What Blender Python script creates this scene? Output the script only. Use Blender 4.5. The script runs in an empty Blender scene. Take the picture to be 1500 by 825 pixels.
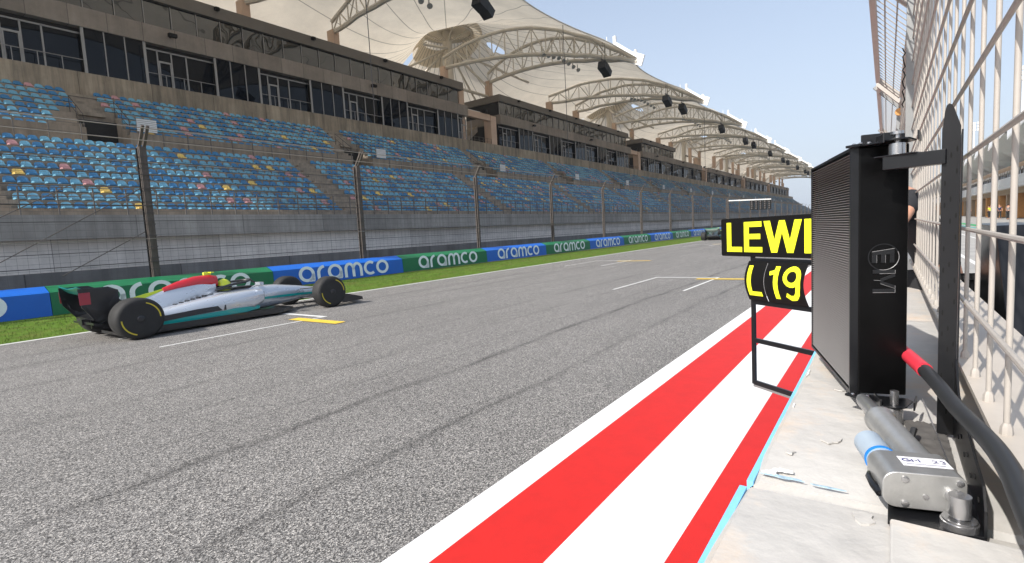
import bpy, bmesh, math, random
from mathutils import Vector, Matrix
random.seed(7)
S = bpy.context.scene
COL = S.collection
R = math.radians

# ------------------------------------------------------------------ camera
cam_d = bpy.data.cameras.new('camera'); cam = bpy.data.objects.new('camera', cam_d); COL.objects.link(cam)
cam_d.sensor_width = 36.0; cam_d.lens = 36.0 * 770.0 / 1500.0
cam_d.clip_start = 0.05; cam_d.clip_end = 6000
TH, RO, PSI, CH = 0.0905, -0.0545, 0.6215, 1.45
F_ = Vector((math.cos(PSI)*math.cos(TH), math.sin(PSI)*math.cos(TH), -math.sin(TH)))
R0 = Vector((math.sin(PSI), -math.cos(PSI), 0)); D0 = F_.cross(R0)
R_ = R0*math.cos(RO) - D0*math.sin(RO); D_ = F_.cross(R_)
m = Matrix.Identity(4)
for i in range(3):
    m[i][0] = R_[i]; m[i][1] = -D_[i]; m[i][2] = -F_[i]
m[2][3] = CH
cam.matrix_world = m
S.camera = cam

# ------------------------------------------------------------------ light
SUN_DIR = Vector((-0.90, 0.20, 0.72)).normalized()      # towards the sun
elev = math.asin(SUN_DIR.z); azim = math.atan2(SUN_DIR.x, SUN_DIR.y)
W = bpy.data.worlds.new('World'); S.world = W; W.use_nodes = True
wn = W.node_tree.nodes; wl = W.node_tree.links
sky = wn.new('ShaderNodeTexSky'); sky.sky_type = 'NISHITA'; sky.sun_disc = False
sky.sun_elevation = elev; sky.sun_rotation = azim
sky.air_density = 1.0; sky.dust_density = 3.6; sky.ozone_density = 2.4; sky.altitude = 0
hz=wn.new('ShaderNodeMix'); hz.data_type='RGBA'; hz.inputs[0].default_value=.50; hz.inputs[7].default_value=(3.75,4.2,4.85,1)
tcw=wn.new('ShaderNodeTexCoord'); sxw=wn.new('ShaderNodeSeparateXYZ'); mrw=wn.new('ShaderNodeMapRange'); mrw.inputs[1].default_value=0.0; mrw.inputs[2].default_value=.45; mrw.inputs[3].default_value=.88; mrw.inputs[4].default_value=.40
wl.new(tcw.outputs['Generated'],sxw.inputs[0]); wl.new(sxw.outputs[2],mrw.inputs[0]); wl.new(mrw.outputs[0],hz.inputs[0])
wl.new(sky.outputs[0], hz.inputs[6]); wl.new(hz.outputs[2], wn['Background'].inputs[0]); wn['Background'].inputs[1].default_value = 0.15
sd = bpy.data.lights.new('sun', 'SUN'); sd.energy = 4.3; sd.angle = R(0.53); sd.color = (1.0, 0.955, 0.89)
so = bpy.data.objects.new('sun', sd); COL.objects.link(so)
so.rotation_euler = SUN_DIR.to_track_quat('Z', 'Y').to_euler()
S.view_settings.view_transform = 'Standard'; S.view_settings.look = 'None'
S.view_settings.exposure = 0.45; S.view_settings.gamma = 1
S.view_settings.use_curve_mapping = False

# ------------------------------------------------------------------ materials
MATS = {}
def new_mat(name):
    mt = bpy.data.materials.new(name); mt.use_nodes = True
    return mt, mt.node_tree.nodes, mt.node_tree.links, mt.node_tree.nodes['Principled BSDF']
def N(nodes, typ, **kw):
    n = nodes.new(typ)
    for k, v in kw.items(): setattr(n, k, v)
    return n
def mat(name, col, rough=0.6, metal=0.0, var=0.12, scale=4.0, bump=0.0, bscale=60.0, spec=0.5, stretch=(1,1,1), world=True, dirt=None, dscale=1.0):
    """plain paint / concrete / metal with uneven tone, optional stains of a second colour and bump"""
    if name in MATS: return MATS[name]
    mt, n, l, p = new_mat(name); MATS[name] = mt
    if name.startswith('seat_'): spec=.22
    if name in ('matt_black','carbon'): spec=.2
    if world:
        src = N(n, 'ShaderNodeNewGeometry').outputs['Position']
    else:
        src = N(n, 'ShaderNodeTexCoord').outputs['Object']
    mp = N(n, 'ShaderNodeMapping'); mp.inputs['Scale'].default_value = stretch; l.new(src, mp.inputs[0])
    nz = N(n, 'ShaderNodeTexNoise'); nz.inputs['Scale'].default_value = scale; nz.inputs['Detail'].default_value = 6; nz.inputs['Roughness'].default_value = 0.65
    l.new(mp.outputs[0], nz.inputs['Vector'])
    rp = N(n, 'ShaderNodeMapRange'); rp.inputs[1].default_value = 0.3; rp.inputs[2].default_value = 0.7
    rp.inputs[3].default_value = 1-var; rp.inputs[4].default_value = 1+var
    l.new(nz.outputs[0], rp.inputs[0])
    vm = N(n, 'ShaderNodeVectorMath', operation='SCALE'); vm.inputs[0].default_value = col; l.new(rp.outputs[0], vm.inputs['Scale'])
    out = vm.outputs[0]
    if dirt:
        n2 = N(n, 'ShaderNodeTexNoise'); n2.inputs['Scale'].default_value = dscale; n2.inputs['Detail'].default_value = 8; n2.inputs['Roughness'].default_value = 0.7
        l.new(mp.outputs[0], n2.inputs['Vector'])
        r2 = N(n, 'ShaderNodeMapRange'); r2.inputs[1].default_value = 0.5; r2.inputs[2].default_value = 0.68; l.new(n2.outputs[0], r2.inputs[0])
        mx = N(n, 'ShaderNodeMix', data_type='RGBA'); l.new(r2.outputs[0], mx.inputs[0]); l.new(out, mx.inputs[6]); mx.inputs[7].default_value = (*dirt, 1)
        out = mx.outputs[2]
    l.new(out, p.inputs['Base Color'])
    p.inputs['Roughness'].default_value = rough; p.inputs['Metallic'].default_value = metal
    p.inputs['Specular IOR Level'].default_value = spec
    if bump:
        nb = N(n, 'ShaderNodeTexNoise'); nb.inputs['Scale'].default_value = bscale; nb.inputs['Detail'].default_value = 4; l.new(mp.outputs[0], nb.inputs['Vector'])
        b = N(n, 'ShaderNodeBump'); b.inputs['Strength'].default_value = bump; b.inputs['Distance'].default_value = 0.01
        l.new(nb.outputs[0], b.inputs['Height']); l.new(b.outputs[0], p.inputs['Normal'])
    return mt

def asphalt_mat():
    mt, n, l, p = new_mat('asphalt')
    pos = N(n, 'ShaderNodeNewGeometry').outputs['Position']
    vo = N(n, 'ShaderNodeTexVoronoi'); vo.inputs['Scale'].default_value = 150; l.new(pos, vo.inputs['Vector'])
    sp = N(n, 'ShaderNodeSeparateColor'); l.new(vo.outputs['Color'], sp.inputs[0])
    cr = N(n, 'ShaderNodeValToRGB'); e = cr.color_ramp.elements
    e[0].position = 0.0; e[0].color = (0.022,0.021,0.020,1); e[1].position = 1.0; e[1].color = (0.52,0.49,0.45,1)
    for q, c in ((0.3, 0.085), (0.55, 0.175), (0.8, 0.285)):
        k = e.new(q); k.color = (c, c*0.955, c*0.905, 1)
    l.new(sp.outputs[0], cr.inputs[0])
    nz = N(n, 'ShaderNodeTexNoise'); nz.inputs['Scale'].default_value = 0.9; nz.inputs['Detail'].default_value = 7; nz.inputs['Roughness'].default_value = 0.7
    mp = N(n, 'ShaderNodeMapping'); mp.inputs['Scale'].default_value = (0.25,1,1); l.new(pos, mp.inputs[0]); l.new(mp.outputs[0], nz.inputs['Vector'])
    mr = N(n, 'ShaderNodeMapRange'); mr.inputs[1].default_value=.3; mr.inputs[2].default_value=.7; mr.inputs[3].default_value=0.86; mr.inputs[4].default_value=1.12
    l.new(nz.outputs[0], mr.inputs[0])
    # rubber laid down in wandering lines along the track
    sx = N(n, 'ShaderNodeSeparateXYZ'); l.new(pos, sx.inputs[0])
    wv = N(n, 'ShaderNodeTexNoise'); wv.noise_dimensions = '1D'; wv.inputs['Scale'].default_value = 0.35; wv.inputs['Detail'].default_value = 2; l.new(sx.outputs[0], wv.inputs['W'])
    wo = N(n, 'ShaderNodeMath', operation='MULTIPLY_ADD'); l.new(wv.outputs[0], wo.inputs[0]); wo.inputs[1].default_value = 0.35; l.new(sx.outputs[1], wo.inputs[2])
    pat = N(n, 'ShaderNodeTexNoise'); pat.inputs['Scale'].default_value = 1.0; pat.inputs['Detail'].default_value = 6; pat.inputs['Roughness'].default_value=.75
    m2 = N(n, 'ShaderNodeMapping'); m2.inputs['Scale'].default_value = (0.9,7,1); l.new(pos, m2.inputs[0]); l.new(m2.outputs[0], pat.inputs['Vector'])
    total = None
    for y0, w, st in ((4.06,0.10,0.50),(2.93,0.09,0.36),(6.35,0.12,0.22),(8.3,0.15,0.25),(5.35,.08,.18),(10.9,.25,.22),(9.9,.2,.2)):
        d = N(n,'ShaderNodeMath',operation='SUBTRACT'); l.new(wo.outputs[0], d.inputs[0]); d.inputs[1].default_value = y0
        a = N(n,'ShaderNodeMath',operation='ABSOLUTE'); l.new(d.outputs[0], a.inputs[0])
        g = N(n,'ShaderNodeMapRange'); g.interpolation_type='SMOOTHSTEP'; g.inputs[1].default_value=0; g.inputs[2].default_value=w; g.inputs[3].default_value=st; g.inputs[4].default_value=0
        l.new(a.outputs[0], g.inputs[0])
        if total is None: total = g.outputs[0]
        else:
            ad = N(n,'ShaderNodeMath',operation='ADD'); l.new(total, ad.inputs[0]); l.new(g.outputs[0], ad.inputs[1]); total = ad.outputs[0]
    pm = N(n,'ShaderNodeMapRange'); pm.inputs[1].default_value=.38; pm.inputs[2].default_value=.62; pm.inputs[3].default_value=0.15; pm.inputs[4].default_value=1.25; l.new(pat.outputs[0], pm.inputs[0])
    ml = N(n,'ShaderNodeMath',operation='MULTIPLY'); l.new(total, ml.inputs[0]); l.new(pm.outputs[0], ml.inputs[1])
    # paving joints
    jd = None
    for y0 in (4.44, 8.9):
        d = N(n,'ShaderNodeMath',operation='SUBTRACT'); l.new(sx.outputs[1], d.inputs[0]); d.inputs[1].default_value = y0
        wj = N(n,'ShaderNodeMath',operation='MULTIPLY_ADD'); l.new(wv.outputs[0], wj.inputs[0]); wj.inputs[1].default_value=.02; l.new(d.outputs[0], wj.inputs[2])
        a = N(n,'ShaderNodeMath',operation='ABSOLUTE'); l.new(wj.outputs[0], a.inputs[0])
        g = N(n,'ShaderNodeMath',operation='LESS_THAN'); l.new(a.outputs[0], g.inputs[0]); g.inputs[1].default_value=0.006
        if jd is None: jd = g.outputs[0]
        else:
            ad = N(n,'ShaderNodeMath',operation='ADD'); l.new(jd, ad.inputs[0]); l.new(g.outputs[0], ad.inputs[1]); jd = ad.outputs[0]
    j2 = N(n,'ShaderNodeMath',operation='MULTIPLY_ADD'); l.new(jd, j2.inputs[0]); j2.inputs[1].default_value=.55; l.new(ml.outputs[0], j2.inputs[2])
    inv = N(n,'ShaderNodeMath',operation='SUBTRACT'); inv.inputs[0].default_value=1; l.new(j2.outputs[0], inv.inputs[1]); inv.use_clamp=True
    f = N(n,'ShaderNodeMath',operation='MULTIPLY'); l.new(inv.outputs[0], f.inputs[0]); l.new(mr.outputs[0], f.inputs[1])
    vm = N(n,'ShaderNodeVectorMath',operation='SCALE'); l.new(cr.outputs[0], vm.inputs[0]); l.new(f.outputs[0], vm.inputs['Scale'])
    l.new(vm.outputs[0], p.inputs['Base Color']); p.inputs['Roughness'].default_value=.82
    b = N(n,'ShaderNodeBump'); b.inputs['Strength'].default_value=.6; b.inputs['Distance'].default_value=.004; l.new(vo.outputs['Distance'], b.inputs['Height']); l.new(b.outputs[0], p.inputs['Normal'])
    return mt

def fabric_mat():
    mt, n, l, p = new_mat('roof_membrane')
    pos = N(n, 'ShaderNodeNewGeometry').outputs['Position']
    sx = N(n, 'ShaderNodeSeparateXYZ'); l.new(pos, sx.inputs[0])
    def M(op, a, b=None, c=None):
        k = N(n,'ShaderNodeMath',operation=op)
        for i, v in enumerate((a,b,c)):
            if v is None: continue
            if isinstance(v,(int,float)): k.inputs[i].default_value = v
            else: l.new(v, k.inputs[i])
        return k.outputs[0]
    xm = M('SUBTRACT', M('FLOORED_MODULO', M('SUBTRACT', sx.outputs[0], 57.5-26.2), 52.4), 26.2)
    ym = M('SUBTRACT', sx.outputs[1], 50.0)
    an = M('ARCTAN2', ym, xm)
    r = M('SQRT', M('ADD', M('MULTIPLY', xm, xm), M('MULTIPLY', ym, ym)))
    K = 44
    fr = M('ABSOLUTE', M('SUBTRACT', M('FRACT', M('MULTIPLY', an, K/(2*math.pi))), 0.5))   # 0 mid, .5 at seam
    dist = M('MULTIPLY', M('SUBTRACT', 0.5, fr), M('MULTIPLY', r, 2*math.pi/K))
    seam = M('LESS_THAN', dist, 0.055)
    nz = N(n,'ShaderNodeTexNoise'); nz.inputs['Scale'].default_value=.35; nz.inputs['Detail'].default_value=7; nz.inputs['Roughness'].default_value=.7; l.new(pos,nz.inputs['Vector'])
    mr = N(n,'ShaderNodeMapRange'); mr.inputs[1].default_value=.3; mr.inputs[2].default_value=.7; mr.inputs[3].default_value=.86; mr.inputs[4].default_value=1.06; l.new(nz.outputs[0], mr.inputs[0])
    sc = M('MULTIPLY', mr.outputs[0], M('SUBTRACT', 1.0, M('MULTIPLY', seam, 0.5)))
    vm = N(n,'ShaderNodeVectorMath',operation='SCALE'); vm.inputs[0].default_value=(.82,.745,.62); l.new(sc, vm.inputs['Scale'])
    df = N(n,'ShaderNodeBsdfDiffuse'); tr = N(n,'ShaderNodeBsdfTranslucent'); mx = N(n,'ShaderNodeMixShader'); mx.inputs[0].default_value=.33
    l.new(vm.outputs[0], df.inputs[0]); l.new(vm.outputs[0], tr.inputs[0]); l.new(df.outputs[0], mx.inputs[1]); l.new(tr.outputs[0], mx.inputs[2])
    l.new(mx.outputs[0], n['Material Output'].inputs[0])
    return mt

def panel_concrete(name, col, px, pz, gap=0.02, streak=0.25, dark=(.05,.05,.05), z0=0.0):
    """cast concrete with panel joints every px along X and vertical run-off stains"""
    mt, n, l, p = new_mat(name); MATS[name]=mt
    pos = N(n, 'ShaderNodeNewGeometry').outputs['Position']
    sx = N(n, 'ShaderNodeSeparateXYZ'); l.new(pos, sx.inputs[0])
    mp = N(n,'ShaderNodeMapping'); mp.inputs['Scale'].default_value=(1.6,1.6,.12); l.new(pos, mp.inputs[0])
    nz = N(n,'ShaderNodeTexNoise'); nz.inputs['Scale'].default_value=1.2; nz.inputs['Detail'].default_value=8; nz.inputs['Roughness'].default_value=.72; l.new(mp.outputs[0], nz.inputs['Vector'])
    n2 = N(n,'ShaderNodeTexNoise'); n2.inputs['Scale'].default_value=.8; n2.inputs['Detail'].default_value=8; n2.inputs['Roughness'].default_value=.7; l.new(pos, n2.inputs['Vector'])
    a = N(n,'ShaderNodeMapRange'); a.inputs[1].default_value=.35; a.inputs[2].default_value=.65; a.inputs[3].default_value=1+streak*.5; a.inputs[4].default_value=1-streak; l.new(nz.outputs[0], a.inputs[0])
    b = N(n,'ShaderNodeMapRange'); b.inputs[1].default_value=.3; b.inputs[2].default_value=.7; b.inputs[3].default_value=.8; b.inputs[4].default_value=1.15; l.new(n2.outputs[0], b.inputs[0])
    f = N(n,'ShaderNodeMath',operation='MULTIPLY'); l.new(a.outputs[0], f.inputs[0]); l.new(b.outputs[0], f.inputs[1])
    out = f.outputs[0]
    if px:
        wn1 = N(n,'ShaderNodeMath',operation='MULTIPLY'); l.new(sx.outputs[0], wn1.inputs[0]); wn1.inputs[1].default_value=1/px
        fl = N(n,'ShaderNodeMath',operation='FLOOR'); l.new(wn1.outputs[0], fl.inputs[0])
        wh = N(n,'ShaderNodeTexWhiteNoise'); wh.noise_dimensions='1D'; l.new(fl.outputs[0], wh.inputs['W'])
        wr = N(n,'ShaderNodeMapRange'); wr.inputs[3].default_value=.84; wr.inputs[4].default_value=1.12; l.new(wh.outputs[0], wr.inputs[0])
        fr = N(n,'ShaderNodeMath',operation='FRACT'); l.new(wn1.outputs[0], fr.inputs[0])
        lt = N(n,'ShaderNodeMath',operation='GREATER_THAN'); l.new(fr.outputs[0], lt.inputs[0]); lt.inputs[1].default_value=gap/px
        lr = N(n,'ShaderNodeMapRange'); lr.inputs[3].default_value=.45; l.new(lt.outputs[0], lr.inputs[0])
        for o in (wr.outputs[0], lr.outputs[0]):
            g = N(n,'ShaderNodeMath',operation='MULTIPLY'); l.new(out,g.inputs[0]); l.new(o,g.inputs[1]); out=g.outputs[0]
    vm = N(n,'ShaderNodeVectorMath',operation='SCALE'); vm.inputs[0].default_value=col; l.new(out, vm.inputs['Scale'])
    l.new(vm.outputs[0], p.inputs['Base Color']); p.inputs['Roughness'].default_value=.85
    return mt

def glass_mat(name, col, rough=0.03, wavy=0.0, ior=1.5):
    mt, n, l, p = new_mat(name); MATS[name]=mt
    p.inputs['Base Color'].default_value=(*col,1); p.inputs['Roughness'].default_value=rough
    p.inputs['Specular IOR Level'].default_value=.5; p.inputs['IOR'].default_value=ior
    if wavy:
        tc = N(n,'ShaderNodeNewGeometry'); nz=N(n,'ShaderNodeTexNoise'); nz.inputs['Scale'].default_value=.40; nz.inputs['Detail'].default_value=1; l.new(tc.outputs['Position'], nz.inputs['Vector'])
        b=N(n,'ShaderNodeBump'); b.inputs['Strength'].default_value=1.0; b.inputs['Distance'].default_value=wavy; l.new(nz.outputs[0], b.inputs['Height']); l.new(b.outputs[0], p.inputs['Normal'])
    return mt

M_asphalt = asphalt_mat()
M_fabric = fabric_mat()
M_white = mat('white_road_paint', (.78,.78,.77), .6, var=.05, scale=3, bump=.35, bscale=190, dirt=(.66,.655,.64), dscale=2.0)
M_red = mat('red_road_paint', (.56,.012,.008), .6, var=.07, scale=6, bump=.15, bscale=250)
M_linew = mat('white_line_paint', (.66,.66,.64), .7, var=.12, scale=9)
M_yel = mat('yellow_line_paint', (.74,.50,.05), .7, var=.12, scale=9)
M_grass = mat('grass_green', (.085,.15,.02), .9, var=.35, scale=3.2, bump=.9, bscale=45, dirt=(.11,.12,.03), dscale=1.3, spec=.1)
M_sand = mat('far_ground', (.30,.27,.22), .95, var=.15, scale=.3)
M_service = mat('service_road_asphalt', (.10,.10,.10), .9, var=.15, scale=.7)
M_pitlane = mat('pit_lane_concrete', (.36,.35,.33), .8, var=.1, scale=.8, dirt=(.26,.255,.25), dscale=.5)
M_conc = panel_concrete('stand_concrete', (.30,.25,.195), 0, 0, streak=.3)
M_parapet = panel_concrete('parapet_concrete', (.31,.295,.27), 5.2, 0, gap=.03, streak=.22)
M_backwall = panel_concrete('back_wall_concrete', (.30,.245,.18), 4.3, 0, gap=.04, streak=.45)
M_under = panel_concrete('base_wall_plaster', (.66,.62,.58), 7.2, 0, gap=.03, streak=.08)
M_lowwall = panel_concrete('service_wall_concrete', (.15,.15,.152), 4.0, 0, gap=.03, streak=.3)
M_fascia = panel_concrete('fascia_cladding', (.25,.215,.185), 2.15, 0, gap=.04, streak=.12)
M_roofband = mat('roof_band_cladding', (.135,.12,.105), .6, var=.08, scale=1)
M_glass = glass_mat('tinted_glass', (.002,.004,.008), .02, .0, 1.30)
M_glass2 = glass_mat('upper_tinted_glass', (.004,.005,.006), .02, .10, 2.1)
M_mull = mat('grey_aluminium', (.28,.27,.26), .45, .4, var=.05)
M_dark = mat('dark_interior', (.015,.014,.013), .9, var=.1)
M_steelrail = mat('rail_steel', (.16,.145,.13), .5, .5, var=.15)
M_peach = mat('peach_render', (.52,.38,.29), .8, var=.06, scale=.8)
M_truss = mat('truss_cream_paint', (.56,.52,.45), .5, var=.06, scale=1)
M_black = mat('satin_black', (.007,.0075,.009), .30, var=.3, scale=12, spec=.45)
M_blackm = mat('matt_black', (.005,.005,.005), .5, var=.1)
M_spk = mat('speaker_black', (.012,.012,.012), .7, var=.1)
M_weather = mat('weathered_post_steel', (.10,.083,.072), .7, .2, var=.3, scale=14, stretch=(1,1,.3))
M_cable = mat('steel_cable', (.09,.08,.075), .6, .4)
M_cableL = mat('light_steel_cable', (.32,.28,.24), .6, .3)
M_wirem = mat('fence_wire', (.12,.115,.11), .6, .4)
M_blue = mat('banner_blue', (.004,.12,.55), .45, var=.05, scale=2)
M_green = mat('banner_green', (.004,.15,.06), .45, var=.05, scale=2)
M_blueT = mat('banner_lit_blue', (.006,.17,.72), .45, var=.05, scale=2)  # banner blue lightened for the sloped top: light put into the colour
M_greenT = mat('banner_lit_green', (.01,.22,.085), .45, var=.05, scale=2)  # lighter copy of the banner green, light painted on the sloped top
M_letter = mat('banner_letter_white', (.82,.86,.90), .5, var=.03)
M_capw = mat('pit_wall_plaster', (.50,.485,.46), .75, var=.10, scale=9, dirt=(.54,.455,.375), dscale=4.5, bump=.5, bscale=16)
M_capb = mat('pit_wall_sky_blue', (.22,.55,.86), .6, var=.1, scale=8)
M_mesh = mat('fence_beige_paint', (.38,.35,.315), .5, var=.08, scale=12)
M_meshr = mat('fence_rail_paint', (.47,.42,.36), .5, var=.08, scale=12)
M_greypost = mat('galvanised_grey', (.22,.225,.225), .5, .3, var=.1, scale=6, stretch=(1,1,.3))
M_alu = mat('brushed_aluminium', (.50,.50,.50), .36, .8, var=.08, scale=30)
M_alud = mat('cast_aluminium', (.46,.46,.45), .42, .75, var=.1, scale=25, bump=.06, bscale=260)
M_steel = mat('machined_steel', (.46,.46,.47), .25, .9, var=.1, scale=20, stretch=(1,1,.2))
M_powder = mat('motor_cap_pale_blue', (.50,.60,.70), .45, var=.06, scale=15)
M_bluering = mat('blue_ring', (.01,.20,.62), .5)
M_lab = mat('label_white', (.78,.78,.80), .5, var=.02)
M_labink = mat('label_navy_ink', (.02,.025,.16), .5)
M_redsl = mat('red_heatshrink', (.70,.035,.06), .5, var=.08, scale=20)
M_rubber = mat('black_hose_rubber', (.022,.023,.025), .45, var=.15, scale=10)
M_fluo = mat('fluorescent_yellow', (.80,.87,.02), .55, var=.04, scale=20)
M_louv = mat('louvre_grey', (.25,.24,.235), .5, .1, var=.05)
M_boxdark = mat('speaker_box_black', (.0022,.0022,.0024), .30, var=.5, scale=9, bump=.03, spec=.16)
M_skin = mat('skin', (.52,.27,.18), .55, var=.06)
M_hiviz = mat('hi_viz_yellow', (.62,.80,.02), .6)
M_teal = mat('teal_paint', (.02,.34,.30), .6)
M_lgreen = mat('green_paint', (.04,.30,.10), .6)
M_orange = mat('orange_render', (.55,.27,.09), .8)
M_tan = mat('tan_cladding', (.36,.26,.17), .7, var=.08)
M_whitep = mat('white_panel', (.72,.72,.71), .5, var=.04)

# ------------------------------------------------------------------ mesh builder
ORG = {}
class MB:
    def __init__(s): s.v=[]; s.f=[]; s.m=[]; s.cm=0
    def mat(s,i): s.cm=i; return s
    def face(s,idx): s.f.append(tuple(idx)); s.m.append(s.cm)
    def quad(s,a,b,c,d):
        i=len(s.v); s.v+= [Vector(a),Vector(b),Vector(c),Vector(d)]; s.face((i,i+1,i+2,i+3)); return s
    def poly(s,pts):
        i=len(s.v); s.v+=[Vector(q) for q in pts]; s.face(range(i,i+len(pts))); return s
    def box(s,x0,x1,y0,y1,z0,z1):
        i=len(s.v)
        for z in (z0,z1):
            s.v += [Vector((x0,y0,z)),Vector((x1,y0,z)),Vector((x1,y1,z)),Vector((x0,y1,z))]
        for q in ((3,2,1,0),(4,5,6,7),(0,1,5,4),(1,2,6,5),(2,3,7,6),(3,0,4,7)): s.face([i+k for k in q])
        return s
    def obox(s,c,ax,ay,az,hx,hy,hz):
        c=Vector(c);ax=Vector(ax).normalized()*hx;ay=Vector(ay).normalized()*hy;az=Vector(az).normalized()*hz
        i=len(s.v)
        for k in (-1,1):
            s.v += [c-ax-ay+az*k, c+ax-ay+az*k, c+ax+ay+az*k, c-ax+ay+az*k]
        for q in ((3,2,1,0),(4,5,6,7),(0,1,5,4),(1,2,6,5),(2,3,7,6),(3,0,4,7)): s.face([i+k for k in q])
        return s
    def bar(s,p,q,w,h,up=(0,0,1)):
        p=Vector(p);q=Vector(q);d=(q-p); L=d.length
        if L<1e-6: return s
        d.normalize(); u=Vector(up)
        if abs(d.dot(u))>.98: u=Vector((0,1,0)) if abs(d.y)<.9 else Vector((1,0,0))
        sd=d.cross(u).normalized(); u2=sd.cross(d)
        return s.obox((p+q)/2,d,sd,u2,L/2,w/2,h/2)
    def ring(s,c,a,b,r,n):
        i=len(s.v)
        for k in range(n):
            t=2*math.pi*k/n; s.v.append(c+a*(r*math.cos(t))+b*(r*math.sin(t)))
        return i
    def tube(s,path,r,n=8,cap=True):
        P=[Vector(q) for q in path]; rs=r if isinstance(r,(list,tuple)) else [r]*len(P)
        prev=None; idx=[]; a=None
        for k,pt in enumerate(P):
            if k==0: d=P[1]-P[0]
            elif k==len(P)-1: d=P[-1]-P[-2]
            else: d=(P[k+1]-P[k]).normalized()+(P[k]-P[k-1]).normalized()
            d.normalize()
            if a is None:
                u=Vector((0,0,1)) if abs(d.z)<.95 else Vector((1,0,0)); a=d.cross(u).normalized()
            else:
                a=(a-d*a.dot(d)).normalized()
            b=d.cross(a)
            idx.append(s.ring(pt,a,b,rs[k],n))
        for k in range(len(P)-1):
            for j in range(n):
                j2=(j+1)%n; s.face((idx[k]+j,idx[k]+j2,idx[k+1]+j2,idx[k+1]+j))
        if cap:
            s.face([idx[0]+j for j in range(n)][::-1]); s.face([idx[-1]+j for j in range(n)])
        return s
    def cyl(s,p,q,r,n=20): return s.tube([p,q],r,n)
    def lathe(s,c,axis,prof,n=24):
        """prof: list of (distance along axis, radius)"""
        c=Vector(c); d=Vector(axis).normalized(); u=Vector((0,0,1)) if abs(d.z)<.95 else Vector((1,0,0))
        a=d.cross(u).normalized(); b=d.cross(a)
        idx=[s.ring(c+d*t,a,b,max(r,1e-4),n) for t,r in prof]
        for k in range(len(prof)-1):
            for j in range(n):
                j2=(j+1)%n; s.face((idx[k]+j,idx[k]+j2,idx[k+1]+j2,idx[k+1]+j))
        s.face([idx[0]+j for j in range(n)][::-1]); s.face([idx[-1]+j for j in range(n)])
        return s
    def loft(s,secs,cap=True):
        """secs: list of equally long closed loops"""
        n=len(secs[0]); idx=[]
        for sec in secs:
            idx.append(len(s.v)); s.v += [Vector(q) for q in sec]
        for k in range(len(secs)-1):
            for j in range(n):
                j2=(j+1)%n; s.face((idx[k]+j,idx[k]+j2,idx[k+1]+j2,idx[k+1]+j))
        if cap:
            s.face([idx[0]+j for j in range(n)][::-1]); s.face([idx[-1]+j for j in range(n)])
        return s
    def prism(s,pts,a,b):
        """closed outline pts (3D) pushed from offset a to offset b"""
        a=Vector(a);b=Vector(b); return s.loft([[Vector(q)+a for q in pts],[Vector(q)+b for q in pts]])
    def ribbon(s,pts,w,fn,closed=False,depth=.02,taper=None):
        """thick stroke through 2D pts; fn maps (u,v,d) to 3D"""
        n=len(pts); L=[];Rr=[]
        for k in range(n):
            if closed: a=pts[(k-1)%n]; b=pts[(k+1)%n]
            else: a=pts[max(k-1,0)]; b=pts[min(k+1,n-1)]
            dx,dy=b[0]-a[0],b[1]-a[1]; q=math.hypot(dx,dy) or 1; nx,ny=-dy/q*w/2,dx/q*w/2
            L.append((pts[k][0]+nx,pts[k][1]+ny)); Rr.append((pts[k][0]-nx,pts[k][1]-ny))
        for k in range(n if closed else n-1):
            k2=(k+1)%n
            s.quad(fn(*L[k],depth),fn(*L[k2],depth),fn(*Rr[k2],depth),fn(*Rr[k],depth))
        return s
    def build(s,name,mats,parent=None,smooth=False,org=None,label=None,cat=None,group=None,kind=None,bevel=0):
        if not isinstance(mats,(list,tuple)): mats=[mats]
        if parent is None:
            if org is None:
                xs=[q.x for q in s.v]; ys=[q.y for q in s.v]; zs=[q.z for q in s.v]
                org=Vector(((min(xs)+max(xs))/2,(min(ys)+max(ys))/2,min(zs)))
            org=Vector(org)
        else: org=ORG[parent.name]
        me=bpy.data.meshes.new(name); me.from_pydata([q-org for q in s.v],[],s.f)
        for mm in mats: me.materials.append(mm)
        me.polygons.foreach_set('material_index',s.m)
        me.update()
        if smooth:
            me.polygons.foreach_set('use_smooth',[True]*len(me.polygons))
            try: me.set_sharp_from_angle(angle=R(38))
            except Exception: pass
        o=bpy.data.objects.new(name,me); COL.objects.link(o)
        if parent: o.parent=parent
        else: o.location=org
        ORG[o.name]=org
        if bevel:
            bv=o.modifiers.new('bevel','BEVEL'); bv.width=bevel; bv.segments=2; bv.limit_method='ANGLE'; bv.angle_limit=R(40)
        tag(o,label,cat,group,kind)
        return o
def tag(o,label=None,cat=None,group=None,kind=None):
    if label: o['label']=label
    if cat: o['category']=cat
    if group: o['group']=group
    if kind: o['kind']=kind
    return o
def empty(name,loc,label=None,cat=None,group=None,rz=0):
    o=bpy.data.objects.new(name,None); COL.objects.link(o); o.location=loc; o.rotation_euler=(0,0,rz)
    o.empty_display_size=.1; ORG[o.name]=Vector(loc) if not rz else Vector((0,0,0))
    return tag(o,label,cat,group)
KIDS={}
def kids(o): return [c for c in bpy.data.objects if c.parent==o]
def copy_tree(o,parent=None,cache=None):
    c=o.copy(); COL.objects.link(c); c.parent=parent
    ch = cache if cache is not None else kids(o)
    for k in ch: copy_tree(k,c)
    return c
def lerp(a,b,t): return a+(b-a)*t

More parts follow.
